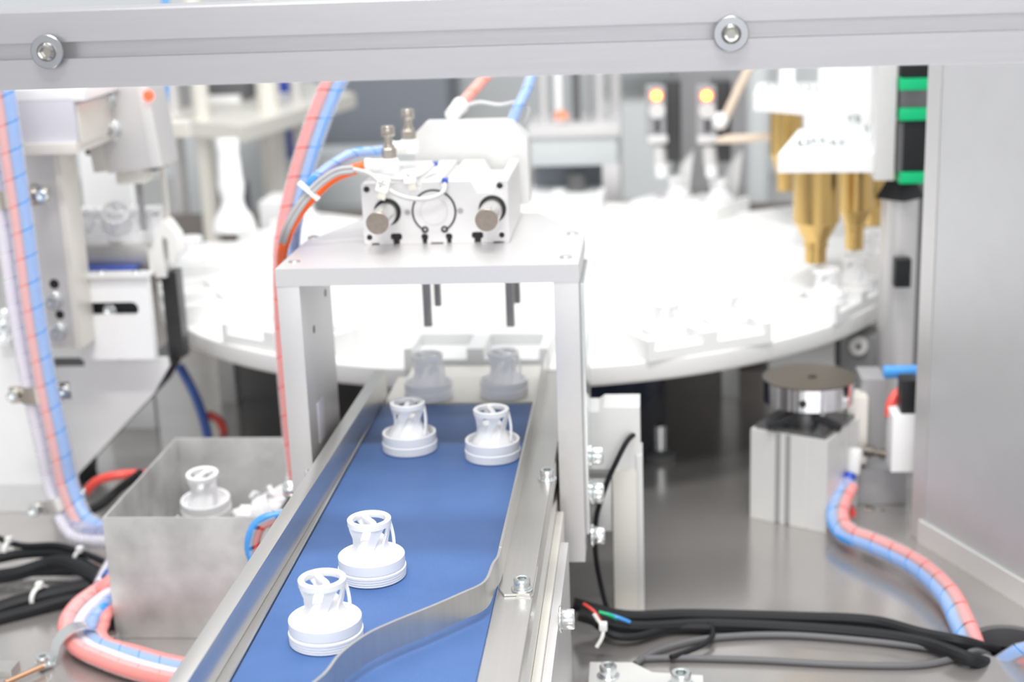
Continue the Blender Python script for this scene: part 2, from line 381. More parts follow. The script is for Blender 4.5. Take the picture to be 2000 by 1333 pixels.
# ================================================================== CAPS
def cap_mesh():
    o = []
    m1 = MB().lathe([(0, 0), (1.9, 0), (1.97, .06), (1.97, .13), (1.91, .16), (1.98, .2), (1.98, .28), (1.92, .31), (1.99, .35), (1.99, .43), (1.93, .46), (2.0, .5), (2.0, .62), (1.90, .68), (1.90, .73),
              (1.95, .76), (1.95, 1.32), (1.91, 1.36), (1.80, 1.36), (1.76, 1.32), (1.74, .82), (1.45, .78), (0, .78)], n=64)
    # helical core: lobed cone closed at the top
    n = 60; rings = []; bm = m2 = MB(); prof = [(1.50, .75), (1.40, 1.05), (1.24, 1.4), (1.06, 1.75), (.92, 2.1), (.82, 2.4), (.6, 2.62), (.2, 2.7)]
    for r, z in prof:
        tw = (z-.6)*.55
        rings.append([bm.bm.verts.new((r*(1+.06*math.cos(5*(a-tw)))*math.cos(a), r*(1+.06*math.cos(5*(a-tw)))*math.sin(a), z)) for a in [2*math.pi*k/n for k in range(n)]])
    for a, b in zip(rings, rings[1:]):
        for k in range(n): bm.bm.faces.new((a[k], a[(k+1) % n], b[(k+1) % n], b[k]))
    bm.bm.faces.new(rings[-1])
    # slanting vanes from cup to ring, two of them thin and bowed outwards
    m3 = MB()
    for i in range(6):
        a0 = 2*math.pi*i/6+.3; rows = []; thin = i == 4
        for k in range(19):
            t = k/18; z = .75+t*2.55; a = a0+(1.0*t if not thin else .3*t); u = min(1, t/.58); v = max(0, t-.58)/.42
            rr = 1.54-.53*(u*u*(3-2*u))**.8+.19*v if not thin else 1.24+.16*math.sin(math.pi*t)
            w = (.34-.1*math.sin(math.pi*t*.9)) if not thin else .08
            rows.append([m3.bm.verts.new((R*math.cos(a+d), R*math.sin(a+d), z)) for R, d in ((rr-.12, -w), (rr+.05, -w), (rr+.05, w), (rr-.12, w))])
        for A, B in zip(rows, rows[1:]):
            for j in range(4): m3.bm.faces.new((A[j], A[(j+1) % 4], B[(j+1) % 4], B[j]))
        m3.bm.faces.new(rows[0]); m3.bm.faces.new(rows[-1])
    m4 = MB().lathe([(1.20, 3.2), (1.27, 3.24), (1.28, 3.56), (1.24, 3.6), (1.0, 3.6), (.96, 3.56), (.97, 3.32), (1.03, 3.22)], n=56, closed=True)
    m5 = MB(); pts = []
    for k in range(13):
        t = k/12*2-1; pts.append((1.02*t, .12*math.sin(t*2.6)))
    m5.strip(pts, 3.36, 3.54, .34)
    return [mesh_from(m, nm, ang=40) for m, nm in ((m1, 'cup_base'), (m2, 'core'), (m3, 'struts'), (m4, 'top_ring'), (m5, 'cross_bar'))]
CAPM = cap_mesh()
for me in CAPM: me.materials.append(MAT['cap_white'])
def cap(loc, rz, label, group, rot=None, full=True, name='vent_cap'):
    t = thing(name, label, 'plastic cap', loc, group)
    t.rotation_euler = rot or (0, 0, rz)
    for me in CAPM: link(me.name, me, t)
    return t
def capat(px, py, rz, label, group): p = at(px, py, Z=0.02); return cap((p.x, p.y, 0.02), rz, label, group)
GB = 'white caps riding on the blue belt'
capat(638, 1250, 1.95, 'white vented plastic cap touching the curved steel deflector, nearest of all', GB)
capat(728, 1124, 1.95, 'white vented plastic cap on blue belt just behind the nearest cap', GB)
capat(801, 877, 1.4, 'white vented plastic cap on belt near the left rail under the gantry', GB)
capat(963, 892, 1.7, 'white vented plastic cap on belt against the right rail under the gantry', GB)
GT = 'caps on the transfer plate at the belt end'
capat(838, 775, 2.2, 'white vented plastic cap on the transfer plate, left of the pair at belt end', GT)
capat(985, 770, 1.9, 'white vented plastic cap on the transfer plate, right of the pair at belt end', GT)

# ================================================================== GANTRY
GY = 98.2
ga = thing('gantry', 'grey aluminium gantry with thick top plate standing astride the belt', 'gantry', (0, GY+5, -7.6))
poly = [(-10.62, GY), (10.35, GY), (10.4, 108.5), (6.4, 117.6), (-7.4, 117.6), (-10.6, 107.5)]
part('top_plate', MB().prism(poly, (0, 0, 13.03), (1, 0, 0), (0, 1, 0), (0, 0, 1), 1.22), 'anodised', ga)
part('leg', MB().box2((8.62, GY+.05, -7.6), (10.32, GY+10, 13.02), .04), 'anodised', ga)
part('leg', MB().box2((-10.6, GY+.05, -7.6), (-9.0, GY+10, 13.02), .04), 'anodised', ga)
part('side_rib', MB().box2((10.33, GY+1.4, -6.0), (10.62, GY+9.2, 12.6), .03), 'zinc', ga)
for px, py in ((575, 512), (612, 463), (1105, 503), (1118, 457)):
    p = at(px, py, Z=14.25); screw(ga, (p.x, p.y, 14.25), (0, 0, 1), .9, False, flat=True)
for px, py in ((1168, 890), (1166, 960), (1164, 1046)):
    p = at(px-16, py, X=10.35); screw(ga, (10.63, GY+3.6, at(px, py, Y=GY+3.6).z), (1, 0, 0), 1.32)
screw(ga, (10.63, GY+7, at(1178, 972, Y=GY+7).z), (1, 0, 0), 1.15)
screw(ga, (-10.6, GY+1.6, at(560, 955, Y=GY+1.6).z), (-1, 0, 0), 1.35)
for y_, z_ in ((GY+3.5, 9.0), (GY+8, 10.6)):
    part('tapped_hole', MB().cyl((-9.02, y_, z_), (-8.985, y_, z_), .3, 16), 'black', ga)
part('label_tab', MB().box2((-8.99, GY+2.6, .6), (-8.93, GY+4.6, 3.6), .02), 'lavender_hose', ga)

# ================================================================== PNEUMATIC GUIDED CYLINDER
CX0, CY, CZ = -5.75, 106.0, 14.26
cyl = thing('guided_cylinder', 'white pneumatic guided cylinder with two rods on top of the gantry', 'pneumatic cylinder', (-.4, 111, CZ))
Wd, H = 10.75, 4.55
def tslot(c, w, h, ww, hh): return [(c-w/2, 0), (c-w/2, hh), (c-ww/2, hh+.1), (c-ww/2, h-.1), (c-ww/2+.15, h), (c+ww/2-.15, h), (c+ww/2, h-.1), (c+ww/2, hh+.1), (c+w/2, hh), (c+w/2, 0)]
pf = [(.15, 0), (.5, .0), (.55, .12), (1.1, .12), (1.15, 0)]+tslot(2.4, .5, .82, .85, .3)+tslot(4.5, .36, .75, .5, .3)+[(4.9, 0), (4.95, .1), (5.85, .1), (5.9, 0)]+tslot(6.3, .36, .75, .5, .3)+tslot(8.4, .5, .82, .85, .3)+[(9.5, 0), (9.55, .1), (10.3, .1), (10.35, 0)]
pf += [(10.6, 0), (Wd, .15), (Wd, H-.1), (Wd-.1, H), (10.05, H), (9.55, H-.85), (8.5, H-.85), (8.0, H)]
pf += [(6.35, H), (6.35, H-.3), (6.2, H-.5), (5.95, H-.5), (5.8, H-.3), (5.8, H), (4.45, H), (4.45, H-.3), (4.3, H-.5), (4.05, H-.5), (3.9, H-.3), (3.9, H), (.1, H), (0, H-.1), (0, .15)]
part('body', MB().prism(pf, (CX0, CY, CZ), (1, 0, 0), (0, 0, 1), (0, 1, 0), 10.4), 'light_alu', cyl)
part('front_face', MB().prism([(u*.0+u, v) for u, v in pf], (CX0, CY-.06, CZ), (1, 0, 0), (0, 0, 1), (0, 1, 0), .06), 'anodised', cyl)
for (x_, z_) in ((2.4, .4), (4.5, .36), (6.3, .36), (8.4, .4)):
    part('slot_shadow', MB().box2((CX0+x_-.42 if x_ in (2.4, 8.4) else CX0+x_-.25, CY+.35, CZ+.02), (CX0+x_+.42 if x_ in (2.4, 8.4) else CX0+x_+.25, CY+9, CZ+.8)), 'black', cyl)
for px, py in ((757, 414), (962, 408)):
    p = at(px, py, Y=CY)
    part('bore_ring', MB().lathe([(.7, 0), (1.0, 0), (1.0, .1), (.7, .1)], (p.x, CY-.05, p.z), (0, -1, 0), 40, True), 'black', cyl)
    rd = part('guide_rod', MB().cyl((p.x, CY-.1, p.z), (p.x, CY-4.3, p.z), .8, 36), 'rod_steel', cyl)
    part('rod_end', MB().cyl((p.x, CY-4.3, p.z), (p.x, CY-4.42, p.z), .8, 36, bev=.05), 'rod_end', rd)
p = at(848, 413, Y=CY)
part('end_cap', MB().lathe([(0, .1), (.95, .1), (.98, .05), (1.03, .05), (1.05, .09), (1.5, .09), (1.52, .0)], (p.x, CY-.06, p.z), (0, -1, 0), 48), 'anodised', cyl)
part('snap_ring', MB().tube([(p.x+1.57*math.cos(a), CY-.1, p.z+1.57*math.sin(a)) for a in [math.radians(-58+296*k/40) for k in range(41)]], .075, 8, 0), 'black', cyl)
for s_ in (-1, 1):
    part('ring_eye', MB().lathe([(.12, 0), (.26, 0), (.26, .12), (.12, .12)], (p.x+s_*.72, CY-.08, p.z-1.32), (0, -1, 0), 16, True), 'black', cyl)
for px, py, r_ in ((716, 370, .22), (976, 363, .22), (980, 459, .22), (722, 464, .22), (796, 415, .15), (899, 412, .15)):
    p = at(px, py, Y=CY-.06)
    part('bolt_hole', MB().lathe([(r_, 0), (r_+.09, 0), (r_+.09, .02), (r_, .02)], (p.x, CY-.06, p.z), (0, -1, 0), 20, True), 'rod_steel', cyl)
    part('bolt_bore', MB().cyl((p.x, CY-.055, p.z), (p.x, CY-.075, p.z), r_, 20), 'black' if r_ > .2 else 'mid_grey', cyl)
for xx, yy in ((1.6, 109), (1.6, 113.5), (6.9, 109), (6.9, 113.5)):
    part('top_hole', MB().cyl((CX0+xx, yy, CZ+H-.02), (CX0+xx, yy, CZ+H+.015), .35, 20), 'grey_cable', cyl)
# rear tooling plate and fingers
r0 = at(812, 250, Y=117.8); r1 = at(1030, 275, Y=117.8); ztop = at(900, 240, Y=117.8).z
xa, xb = r0.x-.2, r1.x
part('tool_plate', MB().prism([(xa, 14.9), (xb, 14.9), (xb, ztop-1.4), (xb-1.15, ztop), (xa+.9, ztop), (xa, ztop-.9)], (0, 117.75, 0), (1, 0, 0), (0, 0, 1), (0, 1, 0), 2.6), 'light_alu', cyl)
def finger(px0, px1, py, Y, name='finger'):
    a = at(px0, 600, Y=Y).x; b = at(px1, 600, Y=Y).x; z = at((px0+px1)/2, py, Y=Y).z
    part(name, MB().box2((a, Y, z), (b, Y+.7, 15.5), .12), 'finger_grey', cyl)
finger(825, 842, 640, 118.2); finger(848, 862, 600, 119.8); finger(987, 1004, 640, 118.2); finger(1003, 1017, 594, 119.8)
# speed controllers (white elbow body, nickel knob)
def elbow(px, py, Y, top, parent, direction, label=None):
    p = at(px, py, Y=Y); zt_ = at(px, top, Y=Y).z; hgt = zt_-p.z
    e = part('fitting_body', MB().lathe([(0, -.15), (.62, -.1), (.72, 0), (.74, .75), (.6, 1.0), (0, 1.0)], p, n=28), 'white_plastic', parent, label)
    part('fitting_arm', MB().lathe([(0, 0), (.5, 0), (.52, 1.35), (.58, 1.4), (.58, 1.8), (.42, 1.85), (.42, 1.6), (0, 1.6)], p+V((0, 0, .45)), direction, 24), 'white_plastic', e)
    z1 = p.z+1.0
    part('hex_nut', MB().cyl((p.x, p.y, z1), (p.x, p.y, z1+hgt*.22), .56, 6, bev=.05), 'nickel', e)
    part('knob_stem', MB().lathe([(.44, 0), (.44, .25), (.32, .3), (.32, hgt*.4), (0, hgt*.4)], (p.x, p.y, z1+hgt*.2), n=20), 'nickel', e)
    part('knob', MB().lathe([(0, 0), (.46, 0), (.5, .06), (.5, .68), (.46, .75), (0, .75)], (p.x, p.y, zt_-.75), n=24), 'nickel', e)
    return p
e1 = elbow(762, 335, 107.6, 246, cyl, (-1, -.12, 0))
e2 = elbow(800, 297, 113.0, 213, cyl, (-.55, -.55, 0))
# rear fitting
p = at(885, 222, Y=120); d = at(908, 196, Y=122)-p
part('rear_fitting', MB().lathe([(0, -.3), (.6, -.3), (.62, 1.0), (.7, 1.05), (.7, 1.5), (0, 1.5)], p, d, 24), 'white_plastic', cyl)

# ================================================================== TURNTABLE + NESTS
TC = V((1.28, 165.4, 0)); TR = 41.2
tt = thing('turntable', 'large round white rotary indexing table behind the gantry', 'turntable', (TC.x, TC.y, -15))
part('table_top', MB().lathe([(0, -3.0), (TR-1.2, -3.0), (TR-.25, -2.85), (TR-.1, -2.7), (TR, -2.5), (TR, -1.05), (TR-.1, -.95), (0, -.95)], TC, n=160), 'table_white', tt)
part('underside_shade', MB().lathe([(0, -3.12), (TR-2.2, -3.12), (TR-2.0, -3.06), (TR-2.0, -3.0), (0, -3.0)], TC, n=96), 'under_shade', tt)  # dark disc painting the shade onto the white table's lower face
part('drive_column', MB().lathe([(0, -15), (15.5, -15), (15.5, -4.2), (17.5, -4.0), (17.5, -3.13), (0, -3.1)], TC, n=64), 'navy', tt)
part('hub', MB().lathe([(0, 0), (7, 0), (7, 1.2), (6.6, 1.5), (0, 1.5)], TC+V((0, 0, -.95)), n=48), 'table_white', tt)
NW, NH = 6.4, 1.95
np_ = [(-NW, 0), (NW, 0), (NW, NH), (NW-.75, NH), (NW-.75, .95), (.75, .95), (.75, NH), (-.75, NH), (-.75, .95), (-NW+.75, .95), (-NW+.75, NH), (-NW, NH)]
def nest_mesh():
    m = MB().prism(np_, (0, 0, 0), (1, 0, 0), (0, 0, 1), (0, 1, 0), 5.0)
    m.box2((-NW, 4.9, 0), (NW, 9.2, NH), 0.05)
    return mesh_from(m, 'nest_block')
NM = nest_mesh(); NM.materials.append(MAT['nest_white'])
NA = {-92: 'opposite the belt end', -62: 'at the front right edge', -32: 'under the front brass nozzles', -2: 'under the rear brass nozzle at far right', 28: 'at the right rear, below the white arm plate',
      58: 'below the two lit sensors', 88: 'at the far rear in front of the grey press', 118: 'at the far rear behind the cylinder', 148: 'at the left rear beside the white column', 178: 'at the far left edge', 208: 'at the left front', 238: 'at the front left beside the gantry leg'}
for a, wh in NA.items():
    ar = math.radians(a); d = V((math.cos(ar), math.sin(ar), 0)); p = TC+d*(TR-.15-(0.35 if a in (238, 208) else 0))
    fix = link('nest', NM); tag(fix, 'white two-pocket turntable nest ' + wh, 'nest block', 'nest blocks on the turntable')
    fix.location = W((p.x, p.y, -.94)); fix.rotation_euler = (0, 0, ar+math.pi/2); fix['base'] = [p.x, p.y, -.95]
GN = 'caps held in the turntable nests'
def nestcap(a, k, label, rr=2.6, z=.02):
    ar = math.radians(a); d = V((math.cos(ar), math.sin(ar), 0)); t = V((-d.y, d.x, 0)); p = TC+d*(TR-.15-rr)+t*(k*3.2)
    return cap((p.x, p.y, z), random.random()*6, label, GN)
nestcap(-62, -1, 'white cap in the left pocket of the front right nest')
nestcap(-62, 1, 'white cap in the right pocket of the front right nest')
nestcap(-32, -1, 'white cap below the front brass nozzle')
nestcap(-32, 1, 'white cap below the second brass nozzle')
nestcap(-2, -1, 'white cap at the right rim of the turntable, nearest the steel post')
nestcap(28, -1, 'white cap below the rear brass nozzle')
nestcap(58, -1, 'white cap below the right lit sensor')
nestcap(58, 1, 'white cap below the left lit sensor')
nestcap(178, 1, 'white cap in the far left nest, near the feeder track')
nestcap(148, -1, 'white cap in the left rear nest beside the white column')

# ================================================================== BUNDLED HOSES
def offset_path(P, ox, oy):
    fr = frames(P); return [p+a*ox+b*oy for p, (t, a, b) in zip(P, fr)]
def bundle(name, label, pts, tubes, wrap=None, cat='hose', sub=8, group=None):
    """tubes: (ox, oy, r, material, part name); wrap: (radius x, radius y, pitch, width)"""
    P = curve(pts, sub); t = thing(name, label, cat, P[-1], group)
    for ox, oy, r, m, nm in tubes:
        part(nm, MB().tube(offset_path(P, ox, oy), r, 12, 0), m, t)
    if wrap:
        rx, ry, pitch, wid = wrap; fr = frames(P); mb = MB(); L = [0]
        for a, b in zip(P, P[1:]): L.append(L[-1]+(b-a).length)
        rows = []; n = max(8, int(L[-1]/pitch*14)); j = 0
        for k in range(n+1):
            s0 = L[-1]*k/n; row = []
            for e in (-wid/2, wid/2):
                s = min(max(s0+e, 0), L[-1]-1e-4); j = 0
                while L[j+1] < s: j += 1
                u = (s-L[j])/max(L[j+1]-L[j], 1e-6); p = P[j].lerp(P[j+1], u); t_, a, b = fr[j]; th = 2*math.pi*s0/pitch
                row.append(mb.bm.verts.new(p+a*rx*math.cos(th)+b*ry*math.sin(th)))
            rows.append(row)
        for A, B in zip(rows, rows[1:]): mb.bm.faces.new((A[0], A[1], B[1], B[0]))
        part('spiral_wrap', mb, 'wrap_clear', t)
    return t
def strap(parent_name, label, c, ax, up, length, wid, screws, m='steel', arch=.95):
    """metal P-clamp: an arched strap with screwed ears"""
    c = V(c); ax = V(ax).normalized(); up = V(up).normalized(); az = ax.cross(up).normalized()
    t = thing(parent_name, label, 'clamp', c)
    pts = []
    for k in range(13):
        s = k/12*2-1; h = arch*math.sqrt(max(0, 1-(s/.62)**2)) if abs(s) < .62 else 0
        pts.append((s*length/2, h))
    poly = pts+[(u, v-.12) for u, v in pts[::-1]]
    part('strap', MB().prism(poly, c-az*wid/2, ax, up, az, wid), m, t)
    for s in screws: screw(t, c+ax*(s*length/2*.85), up, 1.0, False)
    return t

# hose pair rising behind the gantry's left edge
bundle('spiral_wrapped_hose', 'red and blue spiral wrapped hose pair rising left of the gantry to the top beam', 
       [at(900, -420, Y=122), at(770, -90, Y=120), at(700, 60, Y=118), at(650, 165, Y=117), at(612, 262, Y=116), at(580, 370, Y=115), at(561, 460, Y=114), at(556, 530, Y=113.5), at(559, 640, Y=113.5), at(567, 750, Y=113), at(577, 860, Y=112.5), at(588, 960, Y=112), at(592, 1080, Y=111.5), at(594, 1200, Y=111)],
       [(-.46, 0, .47, 'red_hose', 'red_tube'), (.46, .1, .47, 'blue_hose', 'blue_tube')], (1.08, .66, 2.4, 2.3))
# cylinder supply: orange tube + blue wrapped tube + grey cables tied
P0 = [e1+V((-1.8, -.2, .45)), at(655, 345, Y=107), at(612, 382, Y=106.5), at(578, 425, Y=106), at(556, 475, Y=106.6), at(551, 520, Y=108.6), at(560, 600, Y=110.2), at(574, 760, Y=110.4), at(584, 900, Y=110.2)]
tO = bundle('orange_hose', 'bright orange air hose curving from the front fitting of the cylinder', P0, [(0, 0, .42, 'orange_hose', 'tube')])
tB = bundle('blue_air_hose', 'light blue spiral wrapped air hose from the rear fitting of the cylinder', [e2+V((-1.0, -1.0, .45)), at(735, 296, Y=110), at(690, 300, Y=108.8), at(645, 325, Y=108), at(605, 362, Y=107.4), at(584, 420, Y=108.6), at(576, 490, Y=110.6), at(580, 600, Y=111.6), at(590, 760, Y=111.2), at(596, 900, Y=110.8)],
            [(0, 0, .36, 'blue_hose', 'tube')], (.43, .43, 1.5, 1.4))
bundle('sensor_cable', 'twin grey sensor cables with clear tie above the orange hose', [at(690, 331, Y=105.4), at(655, 337, Y=105.2), at(615, 366, Y=105), at(580, 410, Y=104.9), at(557, 455, Y=105.4), at(551, 500, Y=107.6), at(566, 590, Y=109.3), at(582, 740, Y=109.4), at(592, 880, Y=109.3)],
       [(-.14, 0, .17, 'grey_cable', 'cable'), (.16, .05, .17, 'grey_cable', 'cable')], cat='cable')
p = at(603, 373, Y=104.9)
tie = MB().box(p, (1.9, .8, .22), .05, rot=Matrix.Rotation(.75, 3, 'Y'))
solo('cable_tie', tie, 'tie_white', 'pale cable tie binding the grey cables to the orange hose', 'cable tie', p)
sc1 = bundle('sensor_lead', 'light grey sensor lead looping across the cylinder front to its slot', [at(690, 331, Y=105.4), at(722, 340, Y=105.2), at(748, 362, Y=104.9), at(775, 380, Y=104.8), at(810, 389, Y=104.8), at(845, 386, Y=104.9), at(866, 374, Y=105.2), at(869, 355, Y=105.9)],
       [(0, 0, .17, 'lead_grey', 'cable')], cat='cable')
p = at(869, 353, Y=105.9); part('connector', MB().box(p+V((0, .1, .0)), (.42, .7, .35), .06), 'deepblue', sc1)
sc2 = bundle('sensor_lead', 'light grey sensor lead crossing the cylinder top to the left slot', [at(690, 331, Y=105.4), at(720, 341, Y=105.5), at(760, 349, Y=105.9), at(800, 349, Y=106.3), at(828, 338, Y=107.4), at(846, 322, Y=109.5)],
       [(0, 0, .17, 'lead_grey', 'cable')], cat='cable')
p = at(850, 320, Y=109.8); part('connector', MB().box(p, (.38, .8, .3), .05), 'deepblue', sc2)
def marker(px, py, Y, rot, parent, txt):
    p = at(px, py, Y=Y); q = Matrix.Rotation(rot, 3, 'Y')
    mk = part('cable_marker', MB().box(p, (.95, .5, 1.0), .14, rot=q), 'tie_white', parent, 'white cable marker')
    part('marker_tail', MB().box(p+q @ V((.1, 0, -.75)), (.6, .3, .6), .08, rot=q), 'cream_alu', mk)
    cu = bpy.data.curves.new('lettering', 'FONT'); cu.body = txt; cu.size = .0048; cu.extrude = .00005; cu.align_x = 'CENTER'; cu.align_y = 'CENTER'
    dg = bpy.data.objects.new('tmp', cu); COL.objects.link(dg); bpy.context.view_layer.update()
    me = bpy.data.meshes.new_from_object(dg.evaluated_get(bpy.context.evaluated_depsgraph_get())); bpy.data.objects.remove(dg)
    me.materials.append(MAT['ink']); o = link('lettering', me, mk)
    o.location = ((p+q @ V((-.05, -.26, .12)))-base(parent))*S; o.rotation_euler = (math.pi/2, rot-.6, 0)
marker(748, 362, 104.8, .3, sc1, '2C'); marker(800, 345, 106.0, -.1, sc2, '1')

# hoses at the rear of the cylinder
bundle('orange_hose', 'orange air hose rising behind the cylinder to the top beam', [at(903, 202, Y=121.6), at(925, 177, Y=123), at(950, 148, Y=125), at(985, 100, Y=128), at(1030, -60, Y=132), at(1050, -400, Y=134)], [(0, 0, .45, 'orange_hose', 'tube')], (.52, .52, 1.9, 1.8))
bundle('blue_air_hose', 'blue wrapped air hose rising behind the right end of the cylinder', [at(1000, 240, Y=119.5), at(1012, 208, Y=120), at(1028, 178, Y=121), at(1040, 140, Y=122), at(1050, 90, Y=124), at(1060, -60, Y=127), at(1060, -400, Y=130)], [(0, 0, .42, 'blue_hose', 'tube')], (.5, .5, 1.8, 1.7))
bundle('sensor_cable', 'thin pale grey cable arching over the rear of the cylinder', [at(893, 236, Y=121), at(905, 212, Y=121), at(935, 200, Y=121), at(975, 205, Y=121), at(1010, 200, Y=121), at(1032, 212, Y=121), at(1025, 238, Y=121), at(1010, 245, Y=121)], [(0, 0, .15, 'lead_grey', 'cable')], cat='cable')

# right foreground hose
h = bundle('spiral_wrapped_hose', 'red and blue hose pair in clear spiral wrap curving into the bed grommet', 
       [at(1655, 950, Y=124), at(1635, 1000, Y=121), at(1650, 1040, Y=118), at(1710, 1065, Y=115), at(1790, 1105, Y=111), at(1850, 1160, Y=106), at(1878, 1215, Y=102.5), at(1895, 1255, Y=100.6), at(1905, 1290, Y=99.5)],
       [(.3, .42, .46, 'red_hose', 'red_tube'), (-.3, -.42, .46, 'blue_hose', 'blue_tube')], (1.0, 1.0, 2.1, 1.98))
part('plug_end', MB().cyl(at(1662, 925, Y=124.6), at(1654, 952, Y=124), .52, 16), 'deepblue', h)
bundle('spiral_wrapped_hose', 'red and blue hose pair leaving the bed grommet at the right frame edge', [at(1935, 1320, Y=99.0), at(1965, 1300, Y=98.6), at(1990, 1283, Y=98), at(2040, 1268, Y=97), at(2110, 1285, Y=95.5), at(2170, 1305, Y=94)],
       [(-.44, 0, .44, 'red_hose', 'red_tube'), (.44, 0, .44, 'blue_hose', 'blue_tube')], (1.05, .65, 2.2, 2.08))

# left hanging bundles
YL = 118
lp = [(-75, -420), (-60, -120), (-35, 60), (-8, 190), (10, 320), (30, 450), (50, 600), (74, 740), (102, 870), (122, 960)]
for i, (dx, tubes, lab) in enumerate(((-14, [(-.5, 0, .52, 'lavender_hose', 'pale_tube'), (.45, .1, .45, 'navy_hose', 'navy_tube')], 'pale and navy hose pair hanging at the left edge of the frame'),
                                      (16, [(-.42, -.1, .45, 'pink_hose', 'pink_tube'), (.45, 0, .5, 'blue_hose', 'blue_tube')], 'pink and blue hose pair hanging beside the pale pair at left'))):
    ext = [(150, 1040)] if i == 0 else [(172, 1030)]
    pts = [at(x+dx*(1-.25*(y/1000)), y, Y=YL-i*1.6) for x, y in lp]+[at(x, y, Y=YL-3-5*k) for k, (x, y) in enumerate(ext)]+[V((-28.4+i, 110, -11.0)), V((-28.2+i*.8, 105, -12.4))]
    bundle('spiral_wrapped_hose', lab, pts, tubes, (1.12, .75, 2.2, 2.08))
strap('pipe_clamp', 'steel pipe clamp on the hanging hoses near the grey column, upper one', at(28, 388, Y=YL-.2)+V((0, .3, 0)), (1, .1, .05), (0, -1, 0), 5.4, 1.5, (1,), 'nickel')
strap('pipe_clamp', 'steel pipe clamp on the hanging hoses with a screw either side, middle one', at(75, 770, Y=YL-.2)+V((0, .3, 0)), (1, .1, .05), (0, -1, 0), 5.2, 1.5, (-1, 1), 'nickel')
strap('pipe_clamp', 'steel pipe clamp on the hanging hoses just left of the steel bin, lower one', at(112, 985, Y=YL-1.2)+V((0, .3, 0)), (1, .1, .28), (0, -1, .1), 5.2, 1.2, (-1, 1), 'steel')

# bottom-left loop
for i, (o_, tubes, lab) in enumerate(((0, [(-.1, 0, .6, 'pink_hose', 'pink_tube')], 'pink spiral wrapped hose looping on the bed in front of the bin, outer one'), (1, [(0, 0, .5, 'lavender_hose', 'pale_tube')], 'pale clear hose looping on the bed between the pink and blue hoses'),
                                      (2, [(0, 0, .52, 'blue_hose', 'blue_tube')], 'blue spiral wrapped hose looping on the bed in front of the bin'), (3, [(0, 0, .42, 'pink_hose', 'pink_tube')], 'pink hose looping on the bed nearest the bin corner, innermost one'))):
    cx = 20*o_
    pts = [V((-26.9-.1*(3-o_), 110, -11.5-.8*o_)), V((-26.9-.15*(3-o_), 104.5, -12.2-.5*o_)), at(188+cx*.35, 1158+15*o_, Z=-13.0), at(150+cx*.9, 1187+11*o_, Z=-13.4), at(130+cx*1.15, 1225+5*o_, Z=-13.7), at(150+cx*1.1, 1264-2*o_, Z=-14), at(205+cx, 1292-7*o_, Z=-14.1), at(275+cx*.9, 1316-9*o_, Z=-14.2), at(370+cx*.8, 1338-11*o_, Z=-14.3), at(480+cx*.8, 1352-11*o_, Z=-14.3)]
    bundle('floor_hose', lab, pts, tubes, (.68, .68, 1.9, 1.8) if o_ in (0, 2) else None, group=None)
pA = at(84, 1297, Z=-14.7); pB = at(222, 1252, Z=-14.7)
strap('pipe_clamp', 'bright steel pipe clamp holding the looped hoses to the bed in front of the bin', (pA+pB)/2, pB-pA, (0, 0, 1), (pB-pA).length*1.15, 1.4, (-1, 1), 'zinc', 2.15)

# ================================================================== STEEL BIN
bx = thing('scrap_bin', 'open rectangular grey steel scrap bin on the bed beside the conveyor', 'bin', (-18.5, 109, -15))
bl = at(197, 1012, Y=100.5); z1 = bl.z; X0, X1, Y0, Y1 = -25.9, -12.7, 100.5, 118.6; th = .18
zb_ = -14.98
def quad_sheet(pts, t): return MB().prism([(0, 0), (1, 0), (1, 1), (0, 1)], pts[0], V(pts[1])-V(pts[0]), V(pts[3])-V(pts[0]), t, 1)
part('front_wall', MB().box2((X0, Y0, zb_), (X1, Y0+th, z1), .04), 'bin_steel', bx)
part('back_wall', MB().box2((X0, Y1-th, zb_), (X1, Y1, z1), .04), 'bin_steel', bx)
part('side_wall', MB().box2((X0, Y0+th, zb_), (X0+th, Y1-th, z1), .04), 'bin_steel', bx)
part('side_wall', MB().box2((X1-th, Y0+th, zb_), (X1, Y1-th, z1), .04), 'bin_steel', bx)
part('bottom', MB().box2((X0+th, Y0+th, zb_), (X1-th, Y1-th, zb_+.2)), 'bin_steel', bx)
pc = at(404, 1000, Y=108.5)
cap((pc.x, pc.y, z1-2.9), 1.0, 'greyish white cap standing in the steel scrap bin', None, rot=(.06, -.08, 1.0))
# scrap: loose caps under it
k = 0
labs = ['white scrap cap lying on its side under the standing cap in the bin', 'white scrap cap heaped at the right of the bin, front one', 'white scrap cap heaped at the right of the bin, rear one', 'white scrap cap tipped over by the left wall of the bin', 'white scrap cap in the far right corner of the bin']
for (x_, y_, z_, r_) in ((-20.2, 108.6, z1-5.5, (1.5, .2, .5)), (-15.2, 104.6, z1-3.9, (1.3, .4, 2)), (-16.2, 110.0, z1-4.2, (.7, .9, 1)), (-23.4, 106, z1-8.8, (1.5, 0, .2)), (-15, 114, z1-4.5, (2.2, .6, 4))):
    cap((x_, y_, z_), 0, labs[k], 'scrap caps in the bin', rot=r_); k += 1
mb = MB()
for _ in range(170):
    x_ = random.uniform(X0+1, X1-.6); y_ = random.uniform(Y0+.9, Y1-.9); f = (x_-X0)/(X1-X0)
    z_ = zb_+1.1+random.uniform(0, 1)*(z1-zb_-2.5)*min(1, .42+f*.6)
    mb.box((x_, y_, z_), (random.uniform(.4, 1.3), random.uniform(.4, 1.3), random.uniform(.15, .5)), .06, rot=Matrix.Rotation(random.random()*6, 3, V((random.random(), random.random(), random.random()+.1))))
solo('plastic_scrap', mb, 'cap_white', 'heap of broken white plastic chips in the steel bin', 'scrap', (-18, 109, zb_), kind='stuff')

